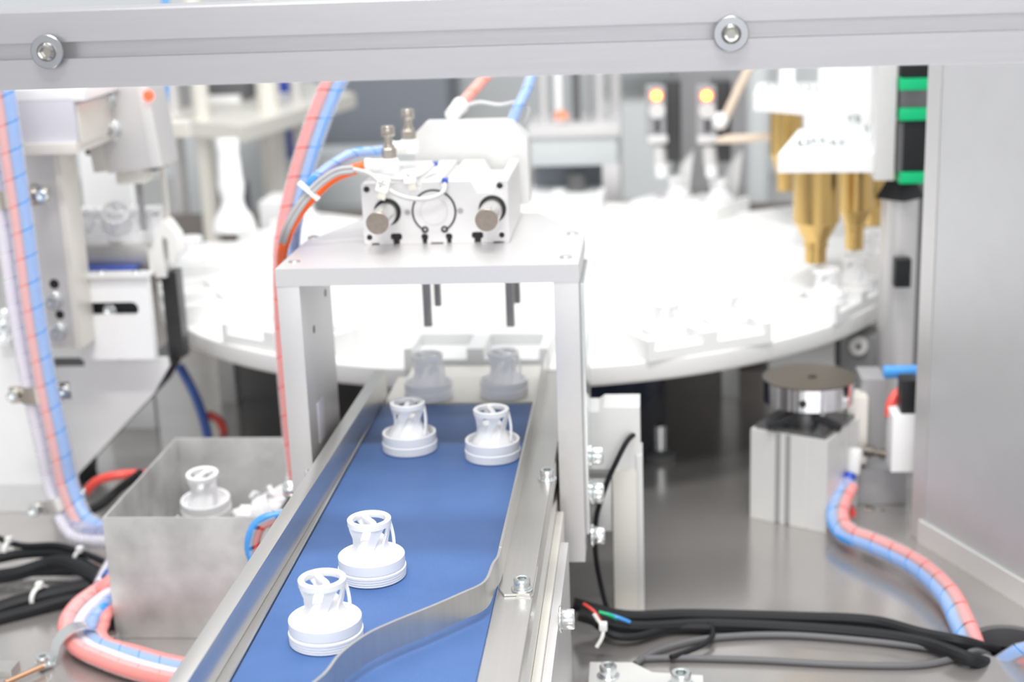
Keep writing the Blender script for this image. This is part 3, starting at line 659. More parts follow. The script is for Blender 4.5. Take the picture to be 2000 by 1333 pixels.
# ================================================================== CABLES ON THE BED
def cable(name, label, pts, r, m='cable_black', group=None, extra=()):
    t = thing(name, label, 'cable', V(pts[-1]), group); part('jacket', MB().tube(pts, r, 10, 8), m, t); return t
def fl(x, y, z=-14.5): return at(x, y, Z=z)
GCL = 'black cables left of the bin'
cable('black_cable', 'thick black cable arching left of the bin, upper one', [fl(-40, 1130, -13.6), fl(30, 1122, -13.4), fl(110, 1100, -12.8), fl(170, 1118, -12.8), fl(235, 1165, -13)], .62, group=GCL)
cable('black_cable', 'thick black cable lying below the arch left of the bin', [fl(-40, 1100, -13.4), fl(50, 1082, -13.2), fl(130, 1085, -13), fl(200, 1125, -13), fl(250, 1150, -13)], .45, group=GCL)
cable('black_cable', 'thin black cable topmost of the group left of the bin', [fl(-20, 1045, -12.6), fl(40, 1066, -12.6), fl(110, 1066, -12.4), fl(165, 1082, -12.4), fl(230, 1110, -12.6)], .27, group=GCL)
cable('black_cable', 'thick black cable with a white tie at the lower left edge', [fl(-50, 1208), fl(40, 1178, -14.2), fl(120, 1158, -13.9), fl(200, 1140, -13.6), fl(260, 1125, -13.4)], .72, group=GCL)
cable('black_cable', 'black cable under the tied thick one at the lower left edge', [fl(-50, 1222, -14.6), fl(60, 1192, -14.5), fl(130, 1172, -14.3), fl(200, 1158, -14.2), fl(260, 1148, -14.2)], .5, group=GCL)
cable('black_cable', 'thin black cable running flat between the two thick groups at left', [fl(-40, 1130, -14.6), fl(50, 1122, -14.6), fl(150, 1120, -14.5), fl(240, 1122, -14.4)], .25, group=GCL)
cable('black_cable', 'black cable dropping behind the bin corner by the red hose', [at(275, 925, Y=120), at(235, 955, Y=121), at(200, 985, Y=120), at(170, 1000, Y=119)], .42, group=GCL)
def tie(px, py, z, ang, lab, r=.95):
    p = fl(px, py, z); ax = V((math.cos(ang), math.sin(ang), 0))
    t = thing('cable_tie', lab, 'cable tie', p)
    part('loop', MB().lathe([(r-.05, -.18), (r+.1, -.18), (r+.1, .18), (r-.05, .18)], p, ax, 24, True), 'tie_white', t)
    part('head', MB().box(p+V((0, 0, r+.15)), (.5, .6, .45), .06), 'tie_white', t)
tie(80, 1168, -14.0, 2.7, 'white cable tie round the thick cable at the lower left edge')
tie(20, 1075, -13.0, 2.9, 'white cable tie round the upper cables at the left edge', .8)
tie(158, 1090, -12.8, 2.5, 'white cable tie on the upper cables beside the bin corner', .6)
bundle('red_hose', 'dark red hose curving behind the left wall of the bin', [at(165, 965, Y=122), at(190, 940, Y=122.5), at(235, 928, Y=123), at(290, 928, Y=124), at(350, 945, Y=124)], [(0, 0, .42, 'red_hose', 'tube')])
bundle('blue_hose', 'small blue and red hose loop in front of the bin against the left rail', [V((-8.7, 97.5, -3.4)), at(548, 1010, Y=97), at(510, 1022, Y=96.6), at(494, 1050, Y=96.4), at(496, 1085, Y=96.4), at(520, 1110, Y=96.4), at(580, 1130, Y=96.2)], [(-.25, .1, .3, 'blue_hose', 'blue_tube'), (.3, -.1, .28, 'red_hose', 'red_tube')], (.6, .45, 1.6, 1.3))
bundle('blue_hose', 'dark blue hose dropping under the turntable left of the gantry', [at(350, 715, Y=150), at(375, 760, Y=149), at(395, 810, Y=148), at(408, 865, Y=147), at(415, 930, Y=146)], [(0, 0, .5, 'navy_hose', 'tube')])
bundle('red_hose', 'short red hose under the turntable beside the pale post', [at(405, 810, Y=149), at(428, 822, Y=149), at(438, 850, Y=149), at(436, 900, Y=149)], [(0, 0, .45, 'red_hose', 'tube')])

GCR = 'black cables crossing the bed at lower right'
cable('black_cable', 'thick black cable crossing the bed from conveyor to grommet, rear one', [fl(1120, 1180, -13), fl(1220, 1205, -14), fl(1350, 1203, -14.3), fl(1550, 1208, -14.3), fl(1700, 1215, -14.3), fl(1800, 1240, -14.2), fl(1890, 1258, -14.2), fl(1945, 1275, -16.5)], .5, group=GCR)
cable('black_cable', 'thick black cable crossing the bed from conveyor to grommet, front one', [fl(1130, 1200, -13), fl(1230, 1226, -14), fl(1380, 1221, -14.45), fl(1550, 1228, -14.45), fl(1700, 1240, -14.45), fl(1810, 1258, -14.4), fl(1900, 1290, -14.4), fl(1940, 1298, -16.5)], .5, group=GCR)
cable('black_cable', 'thin grey cable making the upper long loop on the bed at lower right', [fl(1240, 1298, -14.7), fl(1290, 1270, -14.7), fl(1390, 1247, -14.7), fl(1540, 1241, -14.7), fl(1720, 1255, -14.7), fl(1860, 1272, -14.6), fl(1910, 1282, -15.6)], .24, 'dark_grey', group=GCR)
cable('black_cable', 'thin grey cable making the lower long loop on the bed at lower right', [fl(1245, 1288, -14.75), fl(1320, 1286, -14.75), fl(1480, 1290, -14.75), fl(1650, 1299, -14.75), fl(1790, 1300, -14.75), fl(1870, 1285, -14.7), fl(1905, 1272, -14.6), fl(1930, 1280, -15.6)], .24, 'dark_grey', group=GCR)
cable('black_cable', 'thin black cable crossing between the two long loops', [fl(1385, 1215, -14.2), fl(1392, 1240, -14.4), fl(1370, 1262, -14.5), fl(1310, 1285, -14.5)], .2, group=GCR)
cable('black_cable', 'black cable sagging in a small loop beside the conveyor foot', [fl(1150, 1205, -13.6), fl(1190, 1238, -14), fl(1240, 1245, -14.3), fl(1310, 1228, -14.4), fl(1390, 1228, -14.4)], .3, group=GCR)
for nm, m, lab, pts, r in (('thin_wire', 'red_hose', 'thin red wire end beside the conveyor foot', [fl(1140, 1180, -11.5), fl(1160, 1195, -11.8), fl(1172, 1212, -12.5), fl(1180, 1225, -13.4)], .12),
                       ('thin_wire', 'blue_hose', 'thin blue wire end beside the conveyor foot', [fl(1185, 1200, -12.8), fl(1210, 1208, -13), fl(1230, 1216, -13.4)], .14),
                       ('thin_wire', 'green_seal', 'thin dark green wire end beside the conveyor foot', [fl(1170, 1196, -12.4), fl(1190, 1202, -12.6), fl(1205, 1210, -13.2)], .12)):
    cable(nm, lab, pts, r, m)
p = fl(1178, 1224, -12.2)
t = thing('cable_tie', 'white cable tie with a hanging tail beside the conveyor foot', 'cable tie', p)
part('head', MB().box(p, (.6, .6, .6), .15), 'tie_white', t)
part('tail', MB().tube([at(1160, 1200, Y=p.y), at(1170, 1215, Y=p.y), p, at(1176, 1245, Y=p.y-.3), at(1165, 1265, Y=p.y-.5)], .14, 8), 'tie_white', t)
cable('sensor_cable', 'thin dark cable hanging from the white sensor box behind the gantry leg', [at(1240, 848, Y=106.2), at(1225, 862, Y=105.2), at(1205, 900, Y=104.8), at(1185, 945, Y=104.8), at(1165, 1010, Y=105), at(1163, 1080, Y=105), at(1175, 1150, Y=105), at(1190, 1205, Y=104.5)], .2, 'cable_black')
# small plates with screws on the bed near the lower edge
fp = thing('foot_clamp', 'bright machined foot clamp with two screws on the bed at the bottom edge', 'clamp', (13, 92, -15))
c0 = at(1240, 1335, Z=-14.2)
part('clamp_plate', MB().prism([(10.6, c0.y-5), (18.5, c0.y-5), (18.5, c0.y+1.2), (15, c0.y+1.6), (13.6, c0.y+3.0), (10.6, c0.y+3.0)], (0, 0, -15), (1, 0, 0), (0, 1, 0), (0, 0, 1), .8), 'light_alu', fp)
screw(fp, fl(1188, 1322, -14.2), (0, 0, 1), 1.2); screw(fp, fl(1330, 1340, -14.2), (0, 0, 1), 1.4)
cl = thing('cable_clip', 'small grey clip on the bed at the lower left corner', 'clip', fl(8, 1310, -15))
part('clip_base', MB().box(fl(0, 1308, -14.7), (2.4, 1.6, .6), .05), 'steel', cl); part('clip_rod', MB().cyl(fl(10, 1335, -14.5), fl(85, 1302, -14.5), .2, 10), 'copper', cl)

# ================================================================== SENSOR POST (right of gantry)
sp = thing('sensor_post', 'grey post with white sensor box standing right of the gantry', 'sensor stand', (13.3, 106, -15))
part('post', MB().box2((12.15, 105.6, -14.98), (14.0, 108.2, -3.4), .05), 'cream_alu', sp)
part('post_edge', MB().box2((14.0, 105.6, -14.98), (14.45, 108.6, -2.2), .04), 'light_alu', sp)
part('sensor_box', MB().prism([(10.4, -3.4), (14.3, -3.4), (14.3, 1.5), (11.6, 1.5), (11.2, 1.2), (10.4, 1.2)], (0, 105.9, 0), (1, 0, 0), (0, 0, 1), (0, 1, 0), 3.4), 'light_alu', sp)
part('lower_block', MB().box2((10.5, 106, -8.5), (12.1, 108, -4.2), .1), 'light_alu', sp)

# ================================================================== RIGHT : PANEL, POST, COMPACT CYLINDER
pa = at(1803, 1062, Z=-15); pb = at(2000, 1183, Z=-15); dv = (pb-pa).normalized(); nv = V((-dv.y, dv.x, 0))   # nv points right/back
if nv.x < 0: nv = -nv
pn = thing('cover_panel', 'large brushed grey sheet metal cover panel filling the right edge', 'panel', pa)
part('sheet', MB().prism([(0, 2.2), (36, 2.2), (36, 75), (0, 75)], pa, dv, (0, 0, 1), nv, .3), 'panel_grey', pn)
part('base_flange', MB().prism([(-.5, 0), (36, 0), (36, 2.0), (-.5, 2.0)], pa-nv*.25, dv, (0, 0, 1), nv, .6), 'light_alu', pn)
ps = thing('steel_post', 'pale aluminium corner post beside the large cover panel', 'post', (37, 121, -15))
q0 = at(1778, 1045, Z=-15); 
part('post', MB().prism([(0, 0), (pa.x-q0.x-.05, pa.y-q0.y-.05), (pa.x-q0.x+1, pa.y-q0.y+2.5), (.9, 3)], (q0.x, q0.y, -14.98), (1, 0, 0), (0, 1, 0), (0, 0, 1), 78), 'anodised', ps)

cc = thing('compact_cylinder', 'square extruded aluminium cylinder with round steel disc under the table rim', 'pneumatic cylinder', (27, 127, -15))
k0 = at(1465, 1012, Z=-15); k1 = at(1613, 1042, Z=-15); dx = (k1-k0).normalized(); dy = V((-dx.y, dx.x, 0)); wl = (k1-k0).length
ztop = at(1465, 838, Y=k0.y).z
g1, g2 = wl*.36, wl*.49
ol = [(0, 0), (g1-.25, 0), (g1-.22, .3), (g1+.22, .3), (g1+.25, 0), (g2-.25, 0), (g2-.22, .3), (g2+.22, .3), (g2+.25, 0), (wl*.74, 0), (wl*.745, .06), (wl*.765, .06), (wl*.77, 0), (wl, 0), (wl, wl*.55), (wl-.3, wl*.55), (wl-.3, wl*.62), (wl, wl*.62), (wl, wl), (0, wl)]
part('body', MB().prism(ol, (k0.x, k0.y, -14.98), dx, dy, (0, 0, 1), ztop+14.98), 'light_alu', cc)
ctr = k0+dx*wl*.5+dy*wl*.5
for gx in (g1, g2): part('slot_insert', MB().prism([(gx-.2, .12), (gx+.2, .12), (gx+.2, .28), (gx-.2, .28)], (k0.x, k0.y, -14.9), dx, dy, (0, 0, 1), ztop+14.8), 'mid_grey', cc)
part('top_cap', MB().prism([(.3, .3), (wl-.3, .3), (wl-.3, wl-.3), (.3, wl-.3)], (k0.x, k0.y, ztop), dx, dy, (0, 0, 1), .35), 'graphite', cc)
part('neck', MB().cyl((ctr.x, ctr.y, ztop+.35), (ctr.x, ctr.y, ztop+1.7), 1.7, 24), 'graphite', cc)
dcx = at(1580, 738, Y=ctr.y); dz = dcx.z; rr = (at(1672, 738, Y=ctr.y).x-at(1490, 738, Y=ctr.y).x)/2
part('disc', MB().lathe([(0, -.05), (rr-.1, -.05), (rr, .0), (rr, .1), (0, .1)], (dcx.x, ctr.y, dz), n=48), 'disc_brown', cc)
part('disc_ring', MB().lathe([(rr*.97, 0), (rr*.97, -2.0), (rr*.75, -2.4), (rr*.4, -2.4), (rr*.4, -4)], (dcx.x, ctr.y, dz), n=48), 'chrome', cc)
part('disc_hole', MB().cyl((dcx.x+.3, ctr.y, dz+.08), (dcx.x+.3, ctr.y, dz+.16), .4, 16), 'black', cc)
part('set_screw', MB().cyl((dcx.x-.9, ctr.y-rr*.97-.02, dz-1.2), (dcx.x-.9, ctr.y-rr*.97+.3, dz-1.2), .32, 12), 'black', cc)
for px, py in ((1525, 822), (1615, 825)):
    a = at(px, py, Y=ctr.y-2.5); part('lever', MB().box(a, (2.6, .7, .6), .15, rot=Matrix.Rotation(.4 if px > 1560 else -.4, 3, 'Y')), 'black', cc)
vb = thing('valve_block', 'grey valve block with brass fittings between the compact cylinder and the post', 'valve', (34, 128, -15))
a = at(1655, 740, Y=130); b = at(1722, 1000, Y=130)
part('block', MB().box2((at(1680, 740, Y=130).x, 129, -14.98), (at(1726, 740, Y=130).x, 133, at(1690, 735, Y=130).z), .08), 'mid_grey', vb)
part('column', MB().box2((at(1650, 820, Y=129).x, 127.5, at(1660, 910, Y=127).z), (at(1690, 820, Y=129).x, 130, at(1660, 780, Y=127).z), .1), 'cream_alu', vb)
part('base_box', MB().box2((at(1672, 1000, Y=128).x, 127.6, -14.98), (at(1768, 1000, Y=128).x, 131, at(1700, 915, Y=128).z), .1), 'mid_grey', vb)
for px, py in ((1712, 885), (1712, 1003)):
    p = at(px, py, Y=126.5); part('brass_fitting', MB().lathe([(0, -1.1), (.5, -1.1), (.5, -.3), (.32, -.25), (.32, .3), (.45, .35), (.45, 1.1), (0, 1.1)], p, (1, -.3, -.1), 12), 'disc_brown', vb)
p = at(1661, 1003, Y=123.5); part('red_plug', MB().cyl(p, p+V((0, 1.2, 0)), .5, 16), 'red_hose', vb)
p = at(1668, 905, Y=126); part('white_fitting', MB().lathe([(0, -.9), (.62, -.9), (.62, .9), (.5, 1.3), (0, 1.3)], p, (.1, 0, 1), 18), 'white_plastic', vb)
jb = thing('junction_box', 'white junction box with black top fixed beside the aluminium post', 'junction box', at(1760, 850, Y=124))
a = at(1740, 805, Y=124); b = at(1785, 915, Y=124)
part('case', MB().box2((a.x, 123, b.z), (b.x+.2, 126, a.z), .1), 'plate_white', jb)
a2 = at(1758, 738, Y=124.4); part('black_cover', MB().box2((a2.x, 123.4, a.z), (b.x, 125.6, a2.z), .08), 'black', jb)
bundle('red_hose', 'short red hose bending behind the white junction box', [at(1738, 815, Y=125.5), at(1740, 790, Y=126), at(1752, 770, Y=126.5), at(1770, 760, Y=127)], [(0, 0, .45, 'red_hose', 'tube')])
bundle('blue_hose', 'short blue hose running behind the post under the table rim', [at(1725, 727, Y=130), at(1750, 727, Y=130), at(1785, 726, Y=130), at(1830, 724, Y=130)], [(0, 0, .6, 'blue_hose', 'tube')])
# roller stand under the rim
rs = thing('rim_support', 'grey roller support with round knob under the right rim of the table', 'support', (36, 146, -15))
a = at(1640, 690, Y=146); b = at(1722, 655, Y=146)
part('arm', MB().box2((a.x, 145.5, at(1700, 730, Y=146).z), (b.x, 150, b.z), .1), 'mid_grey', rs)
part('column', MB().box2((b.x-3, 146, -14.98), (b.x-.4, 149.5, at(1700, 730, Y=146).z)), 'mid_grey', rs)
p = at(1676, 676, Y=145); part('knob', MB().lathe([(0, 0), (.95, 0), (1.0, .3), (.9, .7), (0, .7)], (p.x, 145.4, p.z), (0, -1, 0), 24), 'white_plastic', rs); part('knob_hole', MB().cyl((p.x, 144.75, p.z), (p.x, 144.65, p.z), .25, 12), 'black', rs)
solo('shade_skirt', MB().box2((-62, 216, -14.98), (70, 217, -3.4), .05), 'brown_grey', 'long dark panel added under the turntable back to darken the bed', 'panel', (0, 216, -15))  # added to close off light, so the bed below reflects dark
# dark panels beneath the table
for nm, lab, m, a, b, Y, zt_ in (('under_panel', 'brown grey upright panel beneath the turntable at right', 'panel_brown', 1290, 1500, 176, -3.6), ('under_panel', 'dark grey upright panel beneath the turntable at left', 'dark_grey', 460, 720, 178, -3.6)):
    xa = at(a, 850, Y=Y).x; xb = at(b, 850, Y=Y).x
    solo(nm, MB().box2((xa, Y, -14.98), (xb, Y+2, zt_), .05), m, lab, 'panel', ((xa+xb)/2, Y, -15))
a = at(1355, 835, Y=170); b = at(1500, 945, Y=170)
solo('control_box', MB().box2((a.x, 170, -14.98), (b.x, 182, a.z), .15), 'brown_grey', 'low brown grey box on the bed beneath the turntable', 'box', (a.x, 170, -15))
p = at(1290, 930, Y=140); 
rl = thing('levelling_foot', 'small dark round foot on the bed right of the navy column', 'foot', (p.x, p.y, -15))
part('pad', MB().lathe([(0, 0), (1.5, 0), (1.5, .6), (.6, 1.0), (0, 1.0)], (p.x, p.y, -15), n=24), 'dark_grey', rl); part('stud', MB().cyl((p.x, p.y, -14), (p.x, p.y, -11.5), .6, 12), 'zinc', rl)
for px, lab in ((457, 'pale square post beneath the turntable left of the gantry'), (1425, 'pale square post beneath the turntable right of the sensor post')):
    p = at(px, 850, Y=160); solo('support_post', MB().box2((p.x-.95, 159, -14.98), (p.x+.95, 161, -3.05), .05), 'light_alu', lab, 'post', (p.x, 160, -15))

# ================================================================== RIGHT : LIFT UNIT WITH BRASS NOZZLES
lift = thing('linear_lift', 'vertical linear guide with black carriage and green end seals beside the post', 'linear guide', (45, 140, -15))
a = at(1752, 140, Y=138); b = at(1800, 140, Y=138)
part('guide_rail', MB().box2((at(1786, 300, Y=142).x, 141, -14.98), (at(1806, 300, Y=142).x, 143, 45)), 'graphite', lift)
for y0_, y1_ in ((153, 176), (211, 235), (336, 358)):
    zA = at(1776, y0_, Y=138).z; zB = at(1776, y1_, Y=138).z; xl = at(1756, y0_, Y=138).x
    part('green_seal', MB().box2((xl, 137.6, zB), (xl+3.6, 141, zA), .12), 'green_seal', lift)
for y0_, y1_, m in ((60, 153, 'black'), (176, 211, 'graphite'), (236, 336, 'black')):
    zA = at(1776, y0_, Y=138).z; zB = at(1776, y1_, Y=138).z; xl = at(1766 if m == 'black' else 1758, y0_, Y=138).x
    part('carriage', MB().box2((xl, 138, zB), (xl+3.2, 141, zA), .15), m, lift)
zA = at(1756, 240, Y=138).z; zB = at(1756, 336, Y=138).z; part('spacer', MB().box2((at(1751, 300, Y=138).x, 138, zB), (at(1763, 300, Y=138).x, 141, zA)), 'graphite', lift)
p = at(1760, 357, Y=139); pB = at(1757, 392, Y=139)
part('wiper', MB().lathe([(2.3, 0), (1.3, p.z-pB.z), (0, p.z-pB.z)], (p.x+.2, 140.5, pB.z), n=4), 'black', lift)
part('lift_tube', MB().cyl((p.x+.3, 141, -14.98), (p.x+.3, 141, pB.z), 1.75, 24), 'anodised', lift)
a = at(1763, 475, Y=138.6); part('switch', MB().box2((a.x-.8, 137.5, at(1763, 560, Y=138).z), (a.x+.7, 139, at(1763, 505, Y=138).z), .1), 'black', lift)
arm = thing('nozzle_arm', 'white bracket arm with horizontal plates carrying the brass nozzles', 'bracket', (36, 145, 5))
a = at(1518, 290, Y=143); b = at(1714, 330, Y=143); zT = at(1600, 293, Y=143).z; zBm = at(1600, 328, Y=143).z
part('lower_plate', MB().prism([(at(1518, 300, Y=141).x, 140.5), (at(1716, 300, Y=141).x, 139.5), (at(1712, 300, Y=158).x, 158), (at(1560, 300, Y=158).x, 158)], (0, 0, zBm), (1, 0, 0), (0, 1, 0), (0, 0, 1), zT-zBm), 'plate_white', arm)
a = at(1712, 140, Y=139); b = at(1750, 140, Y=139)
part('back_plate', MB().box2((a.x, 138.2, at(1730, 350, Y=139).z), (b.x, 142, 45), .06), 'light_alu', arm)
s0 = at(1575, 285, Y=146); s1 = at(1672, 120, Y=146)
part('gusset', MB().prism([(at(1575, 290, Y=146).x, at(1575, 290, Y=146).z), (at(1610, 290, Y=146).x, at(1610, 290, Y=146).z), (at(1690, 130, Y=146).x, at(1690, 130, Y=146).z), (at(1690, 60, Y=146).x, at(1690, 60, Y=146).z), (at(1575, 235, Y=146).x, at(1575, 235, Y=146).z)], (0, 146, 0), (1, 0, 0), (0, 0, 1), (0, 1, 0), 2.5), 'plate_white', arm)
part('web_plate', MB().box2((at(1600, 200, Y=160).x, 160, at(1600, 300, Y=160).z), (at(1716, 200, Y=160).x, 162, 45)), 'plate_white', arm)
uz = at(1540, 182, Y=172).z; lz = at(1540, 214, Y=172).z
part('upper_plate', MB().prism([(at(1472, 200, Y=172).x, 172), (at(1640, 200, Y=163).x, 163), (at(1650, 200, Y=180).x, 182), (at(1480, 200, Y=184).x, 184)], (0, 0, lz), (1, 0, 0), (0, 1, 0), (0, 0, 1), uz-lz), 'plate_white', arm)
part('upright_plate', MB().box2((at(1525, 150, Y=178).x, 178, uz), (at(1552, 150, Y=178).x, 181, 50)), 'plate_white', arm)
for px, py, Y in ((1570, 290, 142), (1598, 286, 145), (1636, 290, 142), (1668, 240, 150), (1700, 262, 148)):
    screw(arm, at(px, py, Y=Y), (0, 0, 1), 1.3, False)
for px, py, Y in ((1510, 178, 174), (1572, 182, 172), (1602, 184, 170)): screw(arm, at(px, py, Y=Y), (0, 0, 1), 1.3, False)
def nozzle(pxc, w, ytop, yb1, yb2, ybot, w2, Y, lab):
    ct = at(pxc, ytop, Y=Y); rr = w/2*(Y/2900.); r2 = w2/2*(Y/2900.)
    z = lambda yy: at(pxc, yy, Y=Y).z
    t = thing('brass_nozzle', lab, 'nozzle', (ct.x, Y, z(ybot)), 'brass nozzles over the table')
    part('barrel', MB().lathe([(0, z(ytop)), (rr, z(ytop)), (rr, z(yb1)), (rr*.93, z(yb1)-.15), (r2*1.12, z(yb2)), (0, z(yb2))], (ct.x, Y, 0), n=36), 'brass', t)
    part('tip', MB().lathe([(0, z(yb2)+.05), (r2*1.12, z(yb2)), (r2*1.12, z(yb2)-.6), (r2, z(yb2)-.7), (r2, z(ybot)), (r2*.5, z(ybot)), (0, z(ybot)+.3)], (ct.x, Y, 0), n=28), 'brass', t)
nozzle(1596, 90, 328, 432, 470, 512, 42, 143, 'thick brass nozzle nearest the camera under the white plate')
nozzle(1672, 66, 330, 408, 436, 486, 36, 150, 'second brass nozzle right of and behind the nearest one')
nozzle(1536, 62, 205, 300, 335, 372, 32, 175, 'brass nozzle at left rear hanging from the upper white plate')
nozzle(1708, 52, 325, 385, 402, 440, 30, 158, 'rearmost brass nozzle half hidden beside the grey tube')

# ================================================================== BACKGROUND : SENSORS, PRESS, POSTS
def sensor(px, lab, Y=196):
    a = at(px-20, 168, Y=Y); b = at(px+20, 282, Y=Y); t = thing('optical_sensor', lab, 'sensor', ((a.x+b.x)/2, Y, b.z), 'lit optical sensors')
    part('face', MB().box2((a.x, Y, b.z), (b.x, Y+2.2, a.z), .35), 'mid_grey', t)
    part('housing', MB().box2((b.x-.6, Y+1.0, b.z-2.5), (b.x+2.0, Y+6, a.z+.4), .2), 'dark_plate', t)
    c = at(px+1, 187, Y=Y); part('led_ring', MB().cyl((c.x, Y+.05, c.z), (c.x, Y-.12, c.z), .72, 24), 'led_ring', t); part('led', MB().lathe([(0, .3), (.3, .26), (.5, .1), (.52, 0)], (c.x, Y-.1, c.z), (0, -1, 0), 24), 'led_lamp', t)
    c = at(px+2, 216, Y=Y); part('dial', MB().cyl((c.x, Y+.05, c.z), (c.x, Y-.3, c.z), 1.05, 24), 'anodised', t)
    c = at(px+3, 244, Y=Y); part('key_slot', MB().box((c.x, Y-.05, c.z), (.8, .3, 1.9), .1), 'ink', t)
    c = at(px+3, 272, Y=Y); part('base_cap', MB().box((c.x, Y+.6, c.z), (2.7, 2.0, 1.1), .3), 'anodised', t)
    c1 = at(px+6, 285, Y=Y+1); c2 = at(px+9, 318, Y=Y+1); part('stem', MB().cyl(c1, c2, .95, 20), 'anodised', t)
    c3 = at(px+12, 345, Y=Y+1); part('tip', MB().cyl(c2, c3, .8, 20), 'plate_white', t)
sensor(1281, 'optical sensor with a glowing orange lamp, left of two at the back'); sensor(1379, 'optical sensor with a glowing orange lamp, right of two at the back', 194)
for px, lab in ((1330, 'slanted pale guide plate between the two lit sensors'), (1425, 'slanted pale guide plate right of the right lit sensor')):
    a = at(px-12, 390, Y=200); b = at(px+12, 290, Y=203)
    solo('guide_plate', MB().prism([(a.x-1.4, a.z), (a.x+1.8, a.z), (b.x+.8, b.z), (b.x-.6, b.z-1.5)], (0, 200, 0), (1, 0, 0), (0, 0, 1), (0, 1, 0), 2.5), 'light_alu', lab, 'plate', (a.x, 200, 0))
bundle('beige_tube', 'pale beige bent tube with white joint right of the lit sensors', [at(1470, 120, Y=190), at(1440, 180, Y=190), at(1412, 240, Y=190)], [(0, 0, .55, 'beige_tube', 'tube')])
bundle('beige_tube', 'pale beige tube pair running level to the rear brass nozzle', [at(1410, 272, Y=189), at(1460, 270, Y=186), at(1520, 264, Y=180)], [(0, -.6, .42, 'beige_tube', 'tube'), (0, .7, .42, 'beige_tube', 'tube')])
solo('tube_joint', MB().lathe([(0, -1.1), (.7, -.9), (1.05, 0), (.7, .9), (0, 1.1)], at(1407, 236, Y=189.5), (0, 0, 1), 20), 'plate_white', 'round white joint at the bend of the beige tube', 'joint', at(1407, 236, Y=189.5))
pr_ = thing('press_station', 'grey press station with plate and dark opening behind the turntable', 'machine', (9, 222, -15))
Yp = 214
def bxp(x0_, y0_, x1_, y1_, Y, dep, bev=.1):
    a = at(x0_, y0_, Y=Y); b = at(x1_, y1_, Y=Y); return MB().box2((a.x, Y, b.z), (b.x, Y+dep, a.z), bev)
part('top_plate', bxp(1030, 246, 1212, 266, Yp-.5, 14), 'anodised', pr_); part('head_block', bxp(1036, 266, 1206, 322, Yp, 12), 'wall_grey', pr_)
part('dark_opening', bxp(1042, 322, 1180, 384, Yp+6, 2), 'slate', pr_); part('side_leg', bxp(1176, 322, 1212, 430, Yp, 10), 'anodised', pr_)
part('base_block', bxp(1030, 384, 1180, 440, Yp-2, 12), 'plate_white', pr_)
p = at(1128, 378, Y=Yp+2); part('punch', MB().lathe([(0, -1.6), (1.5, 0), (1.5, 3), (0, 3)], p, n=16), 'dark_grey', pr_)
p = at(1096, 232, Y=Yp+1); part('orange_button', MB().lathe([(0, 1.3), (.8, 1.0), (1.1, 0), (0, -.2)], p, n=20), 'orange_spot', pr_)
for x_, w_, m_, lb in ((1062, 15, 'anodised', 'grey'), (1092, 16, 'plate_white', 'white'), (1126, 17, 'dark_grey', 'dark'), (1152, 9, 'mid_grey', 'grey'), (1172, 16, 'anodised', 'grey')):
    a = at(x_, 252, Y=Yp+4); rr = w_/2*(Yp/2900.); part('guide_column', MB().cyl((a.x, Yp+5, a.z), (a.x, Yp+5, 45), rr, 20), m_, pr_)
# far background machinery (strongly defocused)
def far(name, lab, cat, m, x0_, y0_, x1_, y1_, Y, dep=4., bev=.1, base_z=None):
    a = at(x0_, y0_, Y=Y); b = at(x1_, y1_, Y=Y); zlo = b.z if base_z is None else base_z
    return solo(name, MB().box2((a.x, Y, zlo), (b.x, Y+dep, a.z), bev), m, lab, cat, ((a.x+b.x)/2, Y, zlo))
def pole(name, lab, m, px, w, Y, y0_=60, y1_=None, zlo=-14.98, grp=None):
    a = at(px, y0_, Y=Y); rr = w/2*(Y/2900.); zz = zlo if y1_ is None else at(px, y1_, Y=Y).z
    return solo(name, MB().cyl((a.x, Y, zz), (a.x, Y, a.z), rr, 20), m, lab, 'post', (a.x, Y, zz), grp)
far('storage_crate', 'brown cardboard box at the back left of the lit sensors', 'box', 'card_brown', 1182, 100, 1300, 205, 285, 25, base_z=18)
far('box_stand', 'pale stand carrying the brown cardboard box', 'stand', 'wall_grey', 1178, 205, 1312, 330, 286, 22, base_z=-14.98)
far('cabinet', 'dark slate cabinet far behind the cylinder', 'cabinet', 'slate', 606, 0, 880, 330, 300, 20, base_z=-14.98)
far('low_cabinet', 'low pale cabinet behind the cylinder below the slate one', 'cabinet', 'wall_grey', 560, 300, 1015, 420, 286, 10, base_z=-14.98)
far('cabinet', 'grey cabinet far behind at the right of the sensors', 'cabinet', 'mid_grey', 1316, 0, 1480, 420, 296, 20, base_z=-14.98)
far('cabinet', 'pale blue grey cabinet at far right behind the brass nozzles', 'cabinet', 'wall_grey', 1488, 0, 1800, 420, 316, 20, base_z=-14.98)
pole('machine_post', 'pale blue grey upright post behind the left end of the nozzle arm', 'wall_grey', 1482, 44, 230)
pole('machine_post', 'grey upright post between the press and the lit sensors', 'anodised', 1200, 22, 226)
